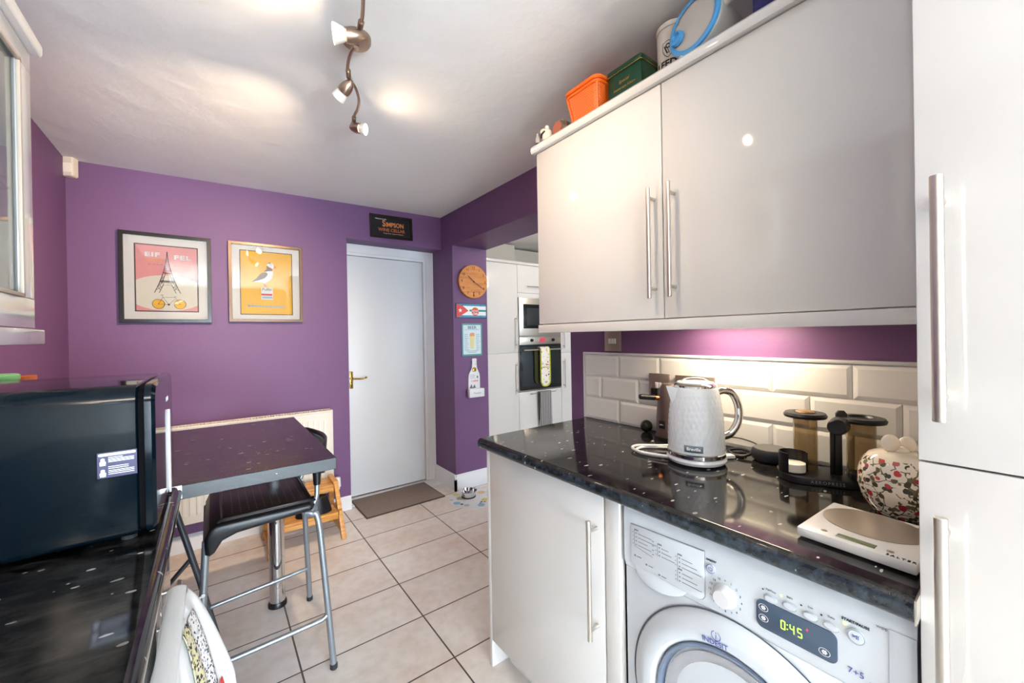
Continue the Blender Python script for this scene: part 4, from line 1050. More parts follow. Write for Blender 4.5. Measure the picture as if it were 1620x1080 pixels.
b = B(); b.box(2.6, 3.195, -.014, -.0005, .678, 1.166, .002); dd = b.obj('oven_door', mat('oven_black', '1a1c1f', .07), t)
b = B(); b.box(2.62, 3.175, -.0165, -.0142, .72, 1.14, .001); b.obj('oven_glass_panel', mat('oven_mirror_glass', '3a4044', .06, .6), dd)
bar_handle(dd, 2.63, 1.108, 0, -.014, .008, .036, horiz=True, x1=3.17)
t = kunit('side_cabinet', 'narrow white gloss tall cupboard right of the oven in the far kitchen')
b = B(); b.box(3.206, 3.80, .021, .58, 0, 2.018); b.obj('body', M_unit_in, t, smooth=False)
b = B(); b.box(3.207, 3.80, 0, .02, 1.062, 2.018, .0015); d = b.obj('door', M_unit, t); bar_handle(d, 3.24, 1.11, 1.45, 0, .006, .034)
b = B(); b.box(3.207, 3.80, 0, .02, .12, 1.059, .0015); d = b.obj('door', M_unit, t); bar_handle(d, 3.24, .66, .99, 0, .006, .034)
b = B(); b.prof([(-.012, 2.02), (-.016, 2.028), (-.016, 2.042), (-.008, 2.05), (.58, 2.05), (.58, 2.02)], 1.93, 3.80); o = b.obj('cabinet_cornice', M_unit); o.location = (0, YR_, 0)
tag(o, 'white cornice board over the tall cupboards in the far kitchen', 'cornice')
b = B(); b.box(2.2, 2.75, 3.62, 3.999, 2.051, 2.285); b.box(2.75, 4.59, 3.8, 3.999, 2.11, 2.29); struct(b.obj('trim_3', M_cream_wall, smooth=False))
# oven glove
M_glove = blotch_mat('glove_print', 'ece6dc', ['c8402c', '3a3a40', 'c9c03a', 'e8e2d8', '6f8a60'], 34, .34, .9)
t = thing('oven_glove', 'double oven glove, white with printed animals and lime edging, over the oven handle', 'oven glove', (0, YR_, 0))
def glove(x0, x1, z0, z1, y, th, M, name, rr=.05):
    b = B(); P = [(x0, z1), (x1, z1)] + [((x0 + x1) / 2 + (x1 - x0) / 2 * cos(a), z0 + rr + rr * sin(a)) for a in [-i * pi / 10 for i in range(11)]]
    b.prism(P[::-1], y - th / 2, y + th / 2, th * .3); return b.obj(name, M, t)
glove(2.835, 2.965, .715, 1.122, -.068, .016, M_glove, 'front_pad', .06)
M_lime = mat('lime_binding', 'b9c02c', .8)
b = B(); P = [(2.835, -.077, 1.12), (2.833, -.077, .95), (2.833, -.077, .78), (2.845, -.077, .735), (2.87, -.077, .716), (2.90, -.077, .712), (2.93, -.077, .716), (2.955, -.077, .735), (2.967, -.077, .78), (2.967, -.077, .95), (2.965, -.077, 1.12)]
b.tube(P, .006, 8, 4); b.tube([(2.835, -.078, .92), (2.965, -.078, .915)], .004, 8, 1); b.obj('edging', M_lime, t)
b = B(); b.grid(lambda u, v: Vector((2.835 + .13 * v, -.066 + .0245 * (1 - cos(pi * u)) / 2 * 1.8, 1.120 + .014 * sin(pi * u))), 8, 2); o = b.obj('fold', M_glove, t); sm = o.modifiers.new('s', 'SOLIDIFY'); sm.thickness = .006
glove(2.780, 2.90, .735, 1.10, -.030, .014, mat('dark_olive_cloth', '35371c', .9), 'back_pad', .055)
# hand towel
M_towel = stripes_mat('towel_stripes', '5c5a5e', 'b5b0aa', 42, 0, .55)
t = thing('hand_towel', 'grey and white striped towel hanging from the drawer rail under the oven', 'towel', (0, YR_, 0))
def cloth(f, nu, nv, name, m, parent, th=.004):
    b = B(); b.grid(f, nu, nv); o = b.obj(name, m, parent); s_ = o.modifiers.new('s', 'SOLIDIFY'); s_.thickness = th; s_.offset = 0; return o
cloth(lambda u, v: Vector((2.835 + .165 * u + .012 * v, -.043 - .010 * cos(v * 2) + .006 * sin(u * 9 + v * 2) * v, .642 - .37 * v)), 24, 18, 'front_fold', M_towel, t)
cloth(lambda u, v: Vector((2.835 + .165 * u + .004 * v, -.024 + .003 * sin(u * 7) * v, .642 - .30 * v)), 24, 14, 'back_fold', M_towel, t)
cloth(lambda u, v: Vector((2.835 + .165 * u, -.0335 - .0195 * cos(pi * v) * .97, .642 + .008 * sin(pi * v))), 24, 6, 'top_fold', M_towel, t)

# ------------------------------------------------------------------ things on top of the right wall cupboards (top z=2.046)
TZ = 2.0455
t = thing('storage_basket', 'orange plastic mesh basket on top of the wall cupboard left of the green tin', 'basket', (1.178, 1.005, TZ), R(-90))
M_or = mat('orange_plastic', 'f06a1c', .4)
def basket_mesh_mat():
    m, nt, b = new_mat('orange_mesh')
    tc = N(nt, 'ShaderNodeTexCoord'); mp = N(nt, 'ShaderNodeMapping'); mp.inputs['Scale'].default_value = (220, 220, 220); nt.links.new(tc.outputs['Object'], mp.inputs[0])
    w = N(nt, 'ShaderNodeTexChecker'); w.inputs['Scale'].default_value = 1; nt.links.new(mp.outputs[0], w.inputs['Vector'])
    w.inputs['Color1'].default_value = lin('f87826'); w.inputs['Color2'].default_value = lin('c8501a')
    nt.links.new(w.outputs['Color'], b.inputs['Base Color']); b.inputs['Roughness'].default_value = .5
    return m
M_ormesh = basket_mesh_mat()
def frustum(b, hw0, hd0, hw1, hd1, z0, z1, r=.02, th=.003, inner=True):
    def loop(hw, hd, z, rr): return [Vector((x, y, z)) for x, y in rrect(-hw, hw, -hd, hd, rr, 4)]
    seq = [loop(hw0, hd0, z0, r), loop(hw1, hd1, z1, r)]
    if inner: seq += [loop(hw1 - th, hd1 - th, z1, r), loop(hw0 - th, hd0 - th, z0 + th, r)]
    vs = [[b.bm.verts.new(p) for p in L] for L in seq]
    for A, Q in zip(vs, vs[1:]):
        for i in range(len(A)): b.bm.faces.new((A[i], A[(i + 1) % len(A)], Q[(i + 1) % len(A)], Q[i])).material_index = b.mi
    b.bm.faces.new(vs[0][::-1]).material_index = b.mi; b.bm.faces.new(vs[-1]).material_index = b.mi
b = B(); frustum(b, .062, .085, .078, .104, 0, .118); b.obj('basket', M_ormesh, t)
b = B()
pts = [Vector((x, y, .118)) for x, y in rrect(-.079, .079, -.105, .105, .022, 5)]
b.tube(pts, .007, 8, 1, True); pts = [Vector((x, y, .104)) for x, y in rrect(-.0775, .0775, -.1035, .1035, .022, 5)]; b.tube(pts, .005, 8, 1, True)
for sx in (-1, 1):
    for sy in (-1, 1): b.tube([(sx * .058, sy * .081, .003), (sx * .073, sy * .099, .105)], .004, 8, 1)
b.obj('rim', M_or, t)
t = thing('tea_tin', 'dark green metal tin with gold lettering on top of the wall cupboard', 'tin', (1.165, .842, TZ), R(-90))
M_grn = mat('tin_green', '17402c', .3, .3)
b = B(); b.box(-.068, .068, -.058, .058, 0, .108, .006); b.obj('body', M_grn, t)
b = B(); b.box(-.070, .070, -.060, .060, .101, .122, .006); b.obj('lid', M_grn, t)
b = B(); b.tube([Vector((x, y, .101)) for x, y in rrect(-.0705, .0705, -.0605, .0605, .006, 3)], .0015, 6, 1, True); b.obj('gold_line', M_brass, t)
text('Special', .015, (.0, -.0584, .066), M_brass, t, shear=.3); text('Anniversary Edition', .013, (.0, -.0584, .045), M_brass, t, shear=.3, sx=.85)
b = B(); b.mi = 0
mm = Matrix.Rotation(pi / 2, 4, 'Z')
o = text('W', .035, (0, 0, 0), mat('tin_gold', 'b8a070', .4, .5), t); o.data.transform(Matrix.Translation((-.0684, 0, .055)) @ Matrix.Rotation(-pi / 2, 4, 'Z')); b.bm.free()
t = thing('storage_jar', 'tall white canister with a black shield crest on top of the wall cupboard', 'canister', (1.205, .722, TZ))
M_can = mat('offwhite_enamel', 'd9d2c8', .4, var=.06, vscale=30)
b = B(); b.lathe([(0, 0), (.044, 0), (.046, .004), (.049, .180), (.046, .186), (0, .186)], n=48); b.obj('body', M_can, t)
b = B(); b.lathe([(.0, .1862), (.050, .1862), (.0505, .188), (.050, .200), (.042, .207), (0, .209)], n=48); b.obj('lid', M_can, t)
def on_cyl(o, r, ang, z):
    """bend a flat lettering mesh (x-z plane) onto a cylinder"""
    for v in o.data.vertices:
        a = ang + v.co.x / r; rr = r - v.co.y
        v.co = Vector((rr * cos(a), rr * sin(a), v.co.z + z))
    return o
cang = R(193)
b = B(); S1 = [(-.017, .022), (0, .027), (.017, .022), (.018, -.002), (.010, -.018), (0, -.026), (-.010, -.018), (-.018, -.002)]
for i in range(8): b.seg(*S1[i], *S1[(i + 1) % 8], .002, 0)
b.ring(0, .010, .004, .008, 0); b.seg(-.012, .012, -.002, -.014, .004, 0); b.seg(.004, .004, .010, -.008, .002, 0); b.seg(-.001, .002, .003, -.012, .002, 0); b.seg(-.008, -.006, .006, -.014, .0015, 0)
o = b.obj('crest', M_text_dark, t, smooth=False); on_cyl(o, .0490, cang, .115)
o = text('LEEDS', .030, (0, 0, 0), M_text_dark, t, bold=.001); on_cyl(o, .0484, cang, .070)
t = thing('measuring_jug', 'white plastic jug with a blue-rimmed lid lying on its side on the wall cupboard', 'jug')
M_jug = mat('translucent_white_plastic', 'e4e0da', .3, trans=.15)
M_blue = mat('sky_blue_plastic', '4f9fdc', .3)
ax = Vector((-.95, .16, .12)).normalized()      # lid faces the camera side
base = Vector((1.275, .575, TZ + .083))
jx = Vector((0, -1, .25)); jx = (jx - ax * jx.dot(ax)).normalized(); MJ = Matrix.Translation(base) @ Matrix((jx, ax.cross(jx), ax)).transposed().to_4x4()
def lath(prof, name, m, par, n=44, sx=1, sy=1):
    b = B(); b.lathe(prof, n=n, M=MJ, sx=sx, sy=sy); return b.obj(name, m, par)
lath([(0, -.01), (.062, -.01), (.066, -.004), (.080, .15), (.084, .156), (.084, .162), (.076, .162), (.064, 0), (0, 0)], 'body', M_jug, t)
lath([(0, .163), (.07, .163), (.072, .166), (0, .167)], 'lid', mat('lid_clear_grey', 'd4cec8', .25, trans=.2), t)
lath([(.069, .160), (.083, .162), (.083, .169), (.075, .172), (.069, .170)], 'lid_rim', M_blue, t)
b = B(); b.lathe([(0, .168), (.020, .168), (.022, .172), (.020, .180), (.014, .182), (.012, .176), (0, .175)], c=(-.052, .0, 0), M=MJ, n=28); b.obj('spout_cap', M_blue, t)
b = B(); P = [MJ @ Vector(p) for p in [(.078, 0, .135), (.11, 0, .13), (.128, 0, .10), (.122, 0, .05), (.095, 0, .018), (.066, 0, .02)]]; b.tube(P, .010, 10, 6); b.obj('handle', M_jug, t)
b = B(); P = [MJ @ Vector(p) for p in [(-.05, -.062, .15), (-.058, -.072, .166)]]; b.tube(P, .011, 12, 1); b.obj('lid_clip', M_can, t)
t = thing('storage_box', 'navy fabric box on top of the wall cupboard at the top edge of the picture', 'box', (1.18, .372, TZ), R(-92))
b = B(); b.box(-.075, .075, -.07, .07, 0, .10, .006); b.obj('body', mat('navy_fabric', '2c2c62', .9, bump=.5, bscale=200), t)
b = B(); b.box(-.078, .078, -.073, .073, .1002, .128, .005); b.obj('lid', MATS['navy_fabric'], t)
b = B(); b.tube([Vector((x, y, .1)) for x, y in rrect(-.0785, .0785, -.0735, .0735, .005, 3)], .0015, 6, 1, True); b.obj('piping', M_can, t)
t = thing('preserve_jar', 'clip-top glass jar lying on the wall cupboard left of the orange basket', 'jar')
q0, q1 = Vector((1.105, 1.158, TZ + .037)), Vector((1.205, 1.150, TZ + .037))
MM = Matrix.Translation(q0) @ (q1 - q0).to_track_quat('Z', 'Y').to_matrix().to_4x4()
b = B(); b.lathe([(.026, 0), (.032, .006), (.036, .02), (.036, .09), (.030, .10), (0, .10), (0, .096), (.033, .088), (.033, .02), (.024, .002)], n=36, M=MM); b.obj('body', mat('jar_glass', 'cfc4b8', .05, trans=.8), t)
b = B(); b.lathe([(0, -.008), (.025, -.008), (.027, -.002), (.026, .002), (0, .002)], n=30, M=MM); b.obj('lid', mat('rust_lid', 'a8604a', .4), t)
b = B(); b.tube([MM @ Vector((.038 * cos(a), .038 * sin(a), .012)) for a in [i * pi / 10 for i in range(20)]], .0016, 6, 1, True); b.obj('wire_clip', M_nickel, t)
t = thing('white_ornament', 'small white ceramic ornament near the end of the wall cupboard top', 'ornament', (1.100, 1.215, TZ))
b = B(); b.ball((0, 0, .030), .026, (1, .8, 1.15)); b.ball((-.006, .016, .05), .014); b.ball((-.012, -.012, .056), .008); b.cyl((0, 0, 0), (0, 0, .008), .022); b.obj('figure', mat('ceramic_cream', 'e6dcc8', .25), t)
b = B(); b.tube([(-.026, -.014, .038), (-.031, 0, .028), (-.024, .010, .018)], .003, 8, 4); b.obj('dark_trim', M_black, t)
t = thing('cruet', 'small clear and black cruet at the very end of the wall cupboard top', 'bottle', (1.085, 1.258, TZ))
b = B(); b.cyl((0, 0, 0), (0, 0, .012), .010); b.obj('base', M_black, t)
b = B(); b.lathe([(.009, .012), (.010, .03), (.005, .042), (.004, .052), (0, .054)]); b.obj('body', mat('clear_plastic', 'e6e2da', .1, trans=.5), t)

# ------------------------------------------------------------------ things on the right worktop (z=.8805)
WZ = .8805
t = thing('kettle', 'white textured kettle with chrome handle and band on the right worktop', 'kettle', (1.167, .645, WZ))
M_kw = mat('kettle_white', 'd6dce2', .22, coat=.4)
b = B(); b.lathe([(0, .004), (.070, .004), (.080, .006), (.084, .014), (.081, .021), (.076, .023), (0, .023)], n=64); b.obj('power_base', M_kw, t)
b = B(); b.lathe([(.077, .0235), (.0815, .0245), (.0815, .034), (.079, .036), (.07, .036)], n=64); b.obj('chrome_band', M_chrome, t)
def kbody():
    b = B(); prof = [(.0785, .037), (.0795, .05), (.0790, .09), (.0765, .135), (.0720, .175), (.067, .205), (.0625, .222), (.058, .229)]
    n = 160; rings = []
    def rz(z):
        for (r0, z0), (r1, z1) in zip(prof, prof[1:]):
            if z0 <= z <= z1: return r0 + (r1 - r0) * (z - z0) / (z1 - z0)
        return prof[-1][0]
    m = 70
    for j in range(m + 1):
        z = .037 + (.229 - .037) * j / m; R0 = rz(z); amp = .0014 * min(1, (z - .037) / .01) * max(0, min(1, (.215 - z) / .02))
        ring = []
        for i in range(n):
            a = 2 * pi * i / n; zz = pi * z / .034; q = abs(sin(a * 16 + zz)) * abs(sin(a * 16 - zz))
            rr = R0 + amp * (q - 1)
            ring.append(b.bm.verts.new((rr * cos(a), rr * sin(a), z)))
        rings.append(ring)
    for A, Q in zip(rings, rings[1:]):
        for i in range(n): b.bm.faces.new((A[i], A[(i + 1) % n], Q[(i + 1) % n], Q[i]))
    return b
kbody().obj('body', M_kw, t, ang=60)
b = B(); b.lathe([(.060, .226), (.061, .231), (.055, .236), (.050, .237), (.046, .233), (0, .233)], n=56); b.obj('lid', M_chrome, t)
b = B(); b.lathe([(.052, .2372), (.050, .240), (.030, .2415), (0, .242)], n=48); b.obj('lid_cap', M_kw, t)
b = B(); 
tow = Vector((-.80, .60, 0))   # viewer's left
b.tube([Vector((0, 0, .2425)) + tow * -.04, Vector((0, 0, .252)) + tow * -.02, Vector((0, 0, .253)) + tow * .02, Vector((0, 0, .2425)) + tow * .042], .0028, 8, 6); b.obj('lid_loop', M_chrome, t)
b = B()
sp0 = tow * .062
Q = [(tow * .050 + Vector((0, 0, .225))), (tow * .072 + Vector((0, 0, .215))), (tow * .082 + Vector((0, 0, .227)))]
side = Vector((-tow.y, tow.x, 0))
V = [b.bm.verts.new(p) for p in [tow * .060 + side * .020 + Vector((0, 0, .224)), tow * .060 - side * .020 + Vector((0, 0, .224)), tow * .088 + Vector((0, 0, .229)), tow * .068 + Vector((0, 0, .165)), tow * .066 + side * .016 + Vector((0, 0, .19)), tow * .066 - side * .016 + Vector((0, 0, .19)), tow * .055 + side * .02 + Vector((0, 0, .165)), tow * .055 - side * .02 + Vector((0, 0, .165))]]
for q in ((0, 1, 2), (0, 2, 4), (1, 5, 2), (4, 2, 3), (5, 3, 2), (4, 3, 6), (5, 7, 3), (0, 4, 6), (1, 7, 5), (6, 3, 7)): b.bm.faces.new([V[i] for i in q])
b.obj('spout', M_kw, t)
hd = -tow
b = B(); hp = [hd * .062 + Vector((0, 0, .206)), hd * .088 + Vector((0, 0, .212)), hd * .114 + Vector((0, 0, .200)), hd * .130 + Vector((0, 0, .160)), hd * .127 + Vector((0, 0, .115)), hd * .105 + Vector((0, 0, .082)), hd * .076 + Vector((0, 0, .072))]
b.tube(hp, .0115, 14, 7); b.obj('handle', M_chrome, t)
va = math.atan2(-.50, -.86) - .10
b = B(); b.grid(lambda u, v: Vector((.0806 * cos(va + (u - .5) * .62), .0806 * sin(va + (u - .5) * .62), .0455 + .019 * v)), 16, 2); o = b.obj('badge', mat('badge_grey', '5f7080', .3), t); sm = o.modifiers.new('s', 'SOLIDIFY'); sm.thickness = .0012; sm.offset = 0
o = text('Breville', .0125, (0, 0, 0), M_text_white, t, bold=.0002); on_cyl(o, .0816, va, .055)
b = B(); b.tube([Vector((-.055, .05, .012)), Vector((-.075, .13, .010)), Vector((-.06, .185, .010)), Vector((-.02, .195, .010)), Vector((.03, .15, .010)), Vector((.10, .10, .010))], .0042, 8, 8); b.tube([Vector((-.045, .06, .005)), Vector((-.068, .14, .0045)), Vector((-.05, .178, .0045)), Vector((.0, .18, .0045)), Vector((.05, .12, .005))], .004, 8, 8); b.obj('power_cord', M_white, t)

t = thing('coffee_machine', 'tapered taupe coffee machine with a black side handle behind the kettle', 'coffee machine', (1.335, .833, WZ))
M_tau = mat('taupe_metal', '6c5c56', .3, .4)
b = B(); b.lathe([(0, .0), (.056, .0), (.056, .014), (0, .014)], n=40); b.obj('base', M_black, t)
b = B(); b.lathe([(.050, .0145), (.049, .08), (.044, .14), (.036, .185), (.028, .203), (0, .205)], n=48); b.obj('body', M_tau, t)
b = B(); b.cyl(tow * .040 + Vector((0, 0, .152)), tow * .054 + Vector((0, 0, .153)), .0085); b.obj('copper_ring', mat('copper', 'c87844', .25, 1), t)
b = B(); b.cyl(tow * .052 + Vector((0, 0, .153)), tow * .114 + Vector((0, 0, .158)), .0095, bev=.004); b.obj('side_handle', M_black, t)
b = B(); b.box(-.012, .012, -.001, .001, -.014, .014, .0008); o = b.obj('badge', M_black, t); on_cyl(o, .0512, R(176), .06)
o = text('coffee', .007, (0, 0, 0), M_text_white, t); on_cyl(o, .0525, R(176), .06)
b = B(); b.ball((0, 0, .023), .0232, (1, 1, 1)); o = b.obj('dark_glass_ball', mat('dark_olive_glass', '2c2c22', .08)); o.location = (1.368, .958, WZ)
tag(o, 'small round dark glass ball against the tiles left of the coffee machine', 'ball')
# smart speaker
t = thing('smart_speaker', 'low round dark grey fabric smart speaker right of the kettle', 'speaker', (1.335, .505, WZ))
b = B(); b.lathe([(0, 0), (.040, 0), (.049, .008), (.051, .02), (.049, .033), (.044, .038)], n=56); b.obj('body', mat('charcoal_fabric', '1d2028', .85, bump=.4, bscale=400), t)
b = B(); b.lathe([(.0441, .038), (.043, .0395), (0, .0395)], n=56); b.obj('top_plate', mat('speaker_top', '5a5a58', .4), t)
b = B(); b.ring(0, 0, 0, .0018, 0) if 0 else b.cyl((.01, .012, .0395), (.01, .012, .0403), .004, n=16); b.obj('button', M_text_grey, t)
b = B(); P = [(1.385, .485, WZ + .012), (1.392, .465, WZ + .010), (1.388, .44, WZ + .006), (1.392, .42, WZ + .006)]; b.tube(P, .002, 6, 6); o = b.obj('speaker_cable', M_black); tag(o, 'thin black cable behind the smart speaker running right', 'cable')
b = B(); P = [(1.31, .57, WZ + .004), (1.30, .60, WZ + .006), (1.318, .618, WZ + .012), (1.335, .59, WZ + .018), (1.325, .555, WZ + .014), (1.295, .57, WZ + .007), (1.30, .605, WZ + .004), (1.325, .61, WZ + .004), (1.34, .575, WZ + .006)]; b.tube(P, .0045, 8, 8); o = b.obj('coiled_cable', M_black); tag(o, 'bundle of coiled black cable between kettle and smart speaker', 'cable')
b = B(); P = [(1.245, .50, WZ + .003), (1.29, .62, WZ + .003), (1.36, .70, WZ + .01), (1.388, .66, WZ + .034), (1.39, .58, WZ + .034), (1.385, .50, WZ + .012)]; P = [(1.34, .705, WZ + .004), (1.372, .69, WZ + .020), (1.388, .64, WZ + .036), (1.388, .585, WZ + .034), (1.385, .55, WZ + .022), (1.382, .535, WZ + .006)]; b.tube(P, .0018, 6, 8); o = b.obj('thin_cable', M_black); tag(o, 'thin dark cable looping up the tiles right of the kettle handle', 'cable')
b = B(); b.box(-.016, .016, -.012, .012, 0, .010, .002); o = b.obj('usb_plug', M_white); o.location = (1.268, .598, WZ + .001); o.rotation_euler = (0, 0, R(-30)); tag(o, 'small white usb plug lying right of the kettle', 'plug')
# coffee press stand
t = thing('coffee_press_stand', 'black organiser tray with two smoky cylinders and filter holder on the worktop', 'coffee press stand', (1.275, .345, WZ), R(-60))
M_sb = mat('stand_black', '17171a', .35)
b = B(); b.bm; 
tray = rrect(-.115, .13, -.058, .062, .05, 8)
mt = Matrix.Rotation(-pi / 2, 4, 'X')
b.prism([(x, z) for x, z in tray], -.018, -.001, .003, M=Matrix.Rotation(-pi / 2, 4, 'X')); b.obj('tray', M_sb, t)
o = text('AEROPRESS', .011, (-.02, -.0586, .009), M_text_grey, t, sp=1.3)
b = B(); b.lathe([(.030, 0), (.032, 0), (.032, .052), (.030, .052), (.030, 0)], c=(-.082, -.012, .0185), n=40, a0=R(-60) + R(60), a1=R(-120) + 2 * pi); b.lathe([(0, 0), (.031, 0), (.031, .003), (0, .003)], c=(-.082, -.012, .0185), n=32); b.obj('filter_holder', M_sb, t)
b = B(); b.cyl((-.082, -.012, .022), (-.082, -.012, .042), .0275, n=40); b.obj('paper_filters', mat('filter_paper', 'e2dcd0', .9), t)
M_smoke = mat('smoky_clear_plastic', 'cbbba0', .05, trans=.93, ior=1.3)
for i, (x, y, top, r) in enumerate(((-.045, .030, .150, .027), (.072, .022, .146, .030))):
    b = B(); b.lathe([(r, 0), (r, top - .012), (r - .0025, top - .012), (r - .0025, .002), (0, .002), (0, 0)], c=(x, y, .0185), n=44); c = b.obj('clear_cylinder', M_smoke, t)
    b = B(); b.lathe([(0, top - .012), (r + .020, top - .012), (r + .022, top - .006), (r + .018, top), (r - .002, top + .001), (r - .006, top - .004), (0, top - .004)], c=(x, y, .0185), n=44); b.obj('flange', M_sb, c)
    if i == 0:
        b = B(); b.lathe([(0, top - .003), (.020, top - .003), (.022, top + .002), (.018, top + .005), (0, top + .005)], c=(x, y, .0185), n=36); b.obj('rubber_cap', mat('amber_cap', '8a6a3c', .35), c)
        for k in range(4):
            o = text(str(4 - k), .011, (0, 0, 0), M_brass, c); on_cyl(o, r + .0006, R(-62), .036 + k * .020 + .0185); o.data.transform(Matrix.Translation((x, y, 0)))
b = B(); b.box(.008, .024, -.012, .004, .0185, .145, .003); b.box(.000, .008, -.008, .0, .0185, .135, .001); b.obj('upright', M_sb, t)
b = B(); b.cyl((.004, -.040, .146), (.022, -.002, .146), .020, .022, bev=.003); b.obj('scoop', M_sb, t)
b = B(); b.prism([(-.012 + .03, .14), (.012 + .03, .14), (.012 + .03, .172), (.006 + .03, .180), (-.006 + .03, .180), (-.012 + .03, .172)], .012, .020, .002); b.obj('stirrer_paddle', M_sb, t)
b = B(); b.cyl((.062, -.030, .0185), (.062, -.030, .034), .028, n=40, bev=.002); b.obj('filter_cap', M_sb, t)
# tea pot
def pot_mat():
    m, nt, b = new_mat('floral_ceramic')
    tc = N(nt, 'ShaderNodeTexCoord')
    def layer(scale, thr, cols, sc=(1, 1, 1), dist=.5, off=0):
        mp = N(nt, 'ShaderNodeMapping'); mp.inputs['Scale'].default_value = sc; mp.inputs['Location'].default_value = (off, off, off)
        nt.links.new(tc.outputs['Object'], mp.inputs[0])
        nz = N(nt, 'ShaderNodeTexNoise'); nz.inputs['Scale'].default_value = scale * .9; nt.links.new(mp.outputs[0], nz.inputs['Vector'])
        mv = N(nt, 'ShaderNodeVectorMath', operation='MULTIPLY_ADD'); k = dist / scale; mv.inputs[1].default_value = (k, k, k); nt.links.new(nz.outputs['Color'], mv.inputs[0]); nt.links.new(mp.outputs[0], mv.inputs[2])
        v = N(nt, 'ShaderNodeTexVoronoi'); v.inputs['Scale'].default_value = scale; nt.links.new(mv.outputs[0], v.inputs['Vector'])
        sp = N(nt, 'ShaderNodeSeparateColor'); nt.links.new(v.outputs['Color'], sp.inputs[0])
        r = N(nt, 'ShaderNodeValToRGB'); r.color_ramp.interpolation = 'CONSTANT'
        while len(r.color_ramp.elements) < len(cols): r.color_ramp.elements.new(.5)
        for i, (e, c) in enumerate(zip(r.color_ramp.elements, cols)): e.position = i / len(cols); e.color = lin(c)
        nt.links.new(sp.outputs[0], r.inputs['Fac'])
        lt = N(nt, 'ShaderNodeMath', operation='LESS_THAN'); lt.inputs[1].default_value = thr; nt.links.new(v.outputs['Distance'], lt.inputs[0])
        return lt.outputs[0], r.outputs['Color'], v
    # thin winding stems
    w = N(nt, 'ShaderNodeTexVoronoi'); w.feature = 'DISTANCE_TO_EDGE'; w.inputs['Scale'].default_value = 46; 
    nz = N(nt, 'ShaderNodeTexNoise'); nz.inputs['Scale'].default_value = 30; nt.links.new(tc.outputs['Object'], nz.inputs['Vector'])
    mv = N(nt, 'ShaderNodeVectorMath', operation='MULTIPLY_ADD'); mv.inputs[1].default_value = (.02, .02, .02); nt.links.new(nz.outputs['Color'], mv.inputs[0]); nt.links.new(tc.outputs['Object'], mv.inputs[2]); nt.links.new(mv.outputs[0], w.inputs['Vector'])
    st = N(nt, 'ShaderNodeMath', operation='LESS_THAN'); st.inputs[1].default_value = .04; nt.links.new(w.outputs['Distance'], st.inputs[0])
    c0 = mixrgb(nt, st.outputs[0], lin('efe4cf'), lin('5c5a3c'))
    f1, k1, _ = layer(95, .50, ['4a4428', 'efe4cf', '6a6040', 'efe4cf', '3c3a2c'], (1, 1, 1), .6)
    c1 = mixrgb(nt, f1, c0, k1)
    f2, k2, _ = layer(56, .35, ['b8342c', 'efe4cf', 'c8483c', 'efe4cf', '9c2430', 'efe4cf'], (1, 1, 1), .45, 3)
    c2 = mixrgb(nt, f2, c1, k2)
    # plain top: no pattern above the shoulder
    s = N(nt, 'ShaderNodeSeparateXYZ'); nt.links.new(tc.outputs['Object'], s.inputs[0])
    g = N(nt, 'ShaderNodeMath', operation='GREATER_THAN'); g.inputs[1].default_value = .118; nt.links.new(s.outputs[2], g.inputs[0])
    c3 = mixrgb(nt, g.outputs[0], c2, lin('efe4cf'))
    nt.links.new(c3, b.inputs['Base Color']); b.inputs['Roughness'].default_value = .12; b.inputs['Coat Weight'].default_value = .5
    return m
M_pot = pot_mat(); M_pcream = mat('cream_ceramic', 'efe4d0', .12, coat=.4)
t = thing('tea_pot', 'round cream ceramic pot covered in red and green flowers beside the larder', 'pot', (1.166, .194, WZ))
b = B(); b.lathe([(0, .003), (.040, .003), (.046, .0), (.048, .004), (.063, .025), (.070, .055), (.069, .082), (.063, .106), (.050, .122), (.034, .129), (0, .131)], n=64); b.obj('body', M_pot, t)
b = B()
b.ball((0, 0, 0), .0165, (.55, 1, 1.15), M=Matrix.Translation(tow * .020 + Vector((0, 0, .147))) @ Matrix.Rotation(R(35), 4, 'Z')); b.ball((0, 0, 0), .0165, (.55, 1, 1.05), M=Matrix.Translation(tow * -.014 + Vector((.006, 0, .142))) @ Matrix.Rotation(R(35), 4, 'Z')); b.ball((0, 0, .131), .016, (1, 1, .6))
b.obj('knob', M_pcream, t)
# scale
t = thing('kitchen_scale', 'white digital kitchen scale with a round steel plate at the front of the worktop', 'kitchen scale', (.971, .205, WZ), R(-92.5))
b = B(); b.box(-.082, .082, -.095, .090, .003, .020, .0035); b.obj('body', mat('scale_white', 'dcdad6', .25), t)
b = B(); b.lathe([(0, .0202), (.074, .0202), (.075, .0215), (0, .0222)], c=(0, .020, 0), n=64, sy=.86); b.obj('weighing_plate', M_steel, t)
b = B(); b.box(-.026, .028, -.083, -.066, .0198, .0206, .0004); b.obj('display', mat('lcd_green', '6f7a5c', .3), t)
b = B()
for x in (-.045, .046): b.cyl((x, -.074, .0200), (x, -.074, .0208), .005, n=20)
b.obj('button', M_steel, t)
o = text('SALTER', .009, (0, 0, 0), M_text_dark, t, sp=1.3); o.data.transform(Matrix.Translation((.062, -.088, .0206)) @ Matrix.Rotation(-pi / 2, 4, 'X'))
o.data.transform(Matrix.Translation((0, 0, 0)))
b = B()
for x in (-.065, .065):
    for y in (-.075, .075): b.cyl((x, y, 0), (x, y, .004), .008, n=16)
b.obj('feet', M_rubber, t)

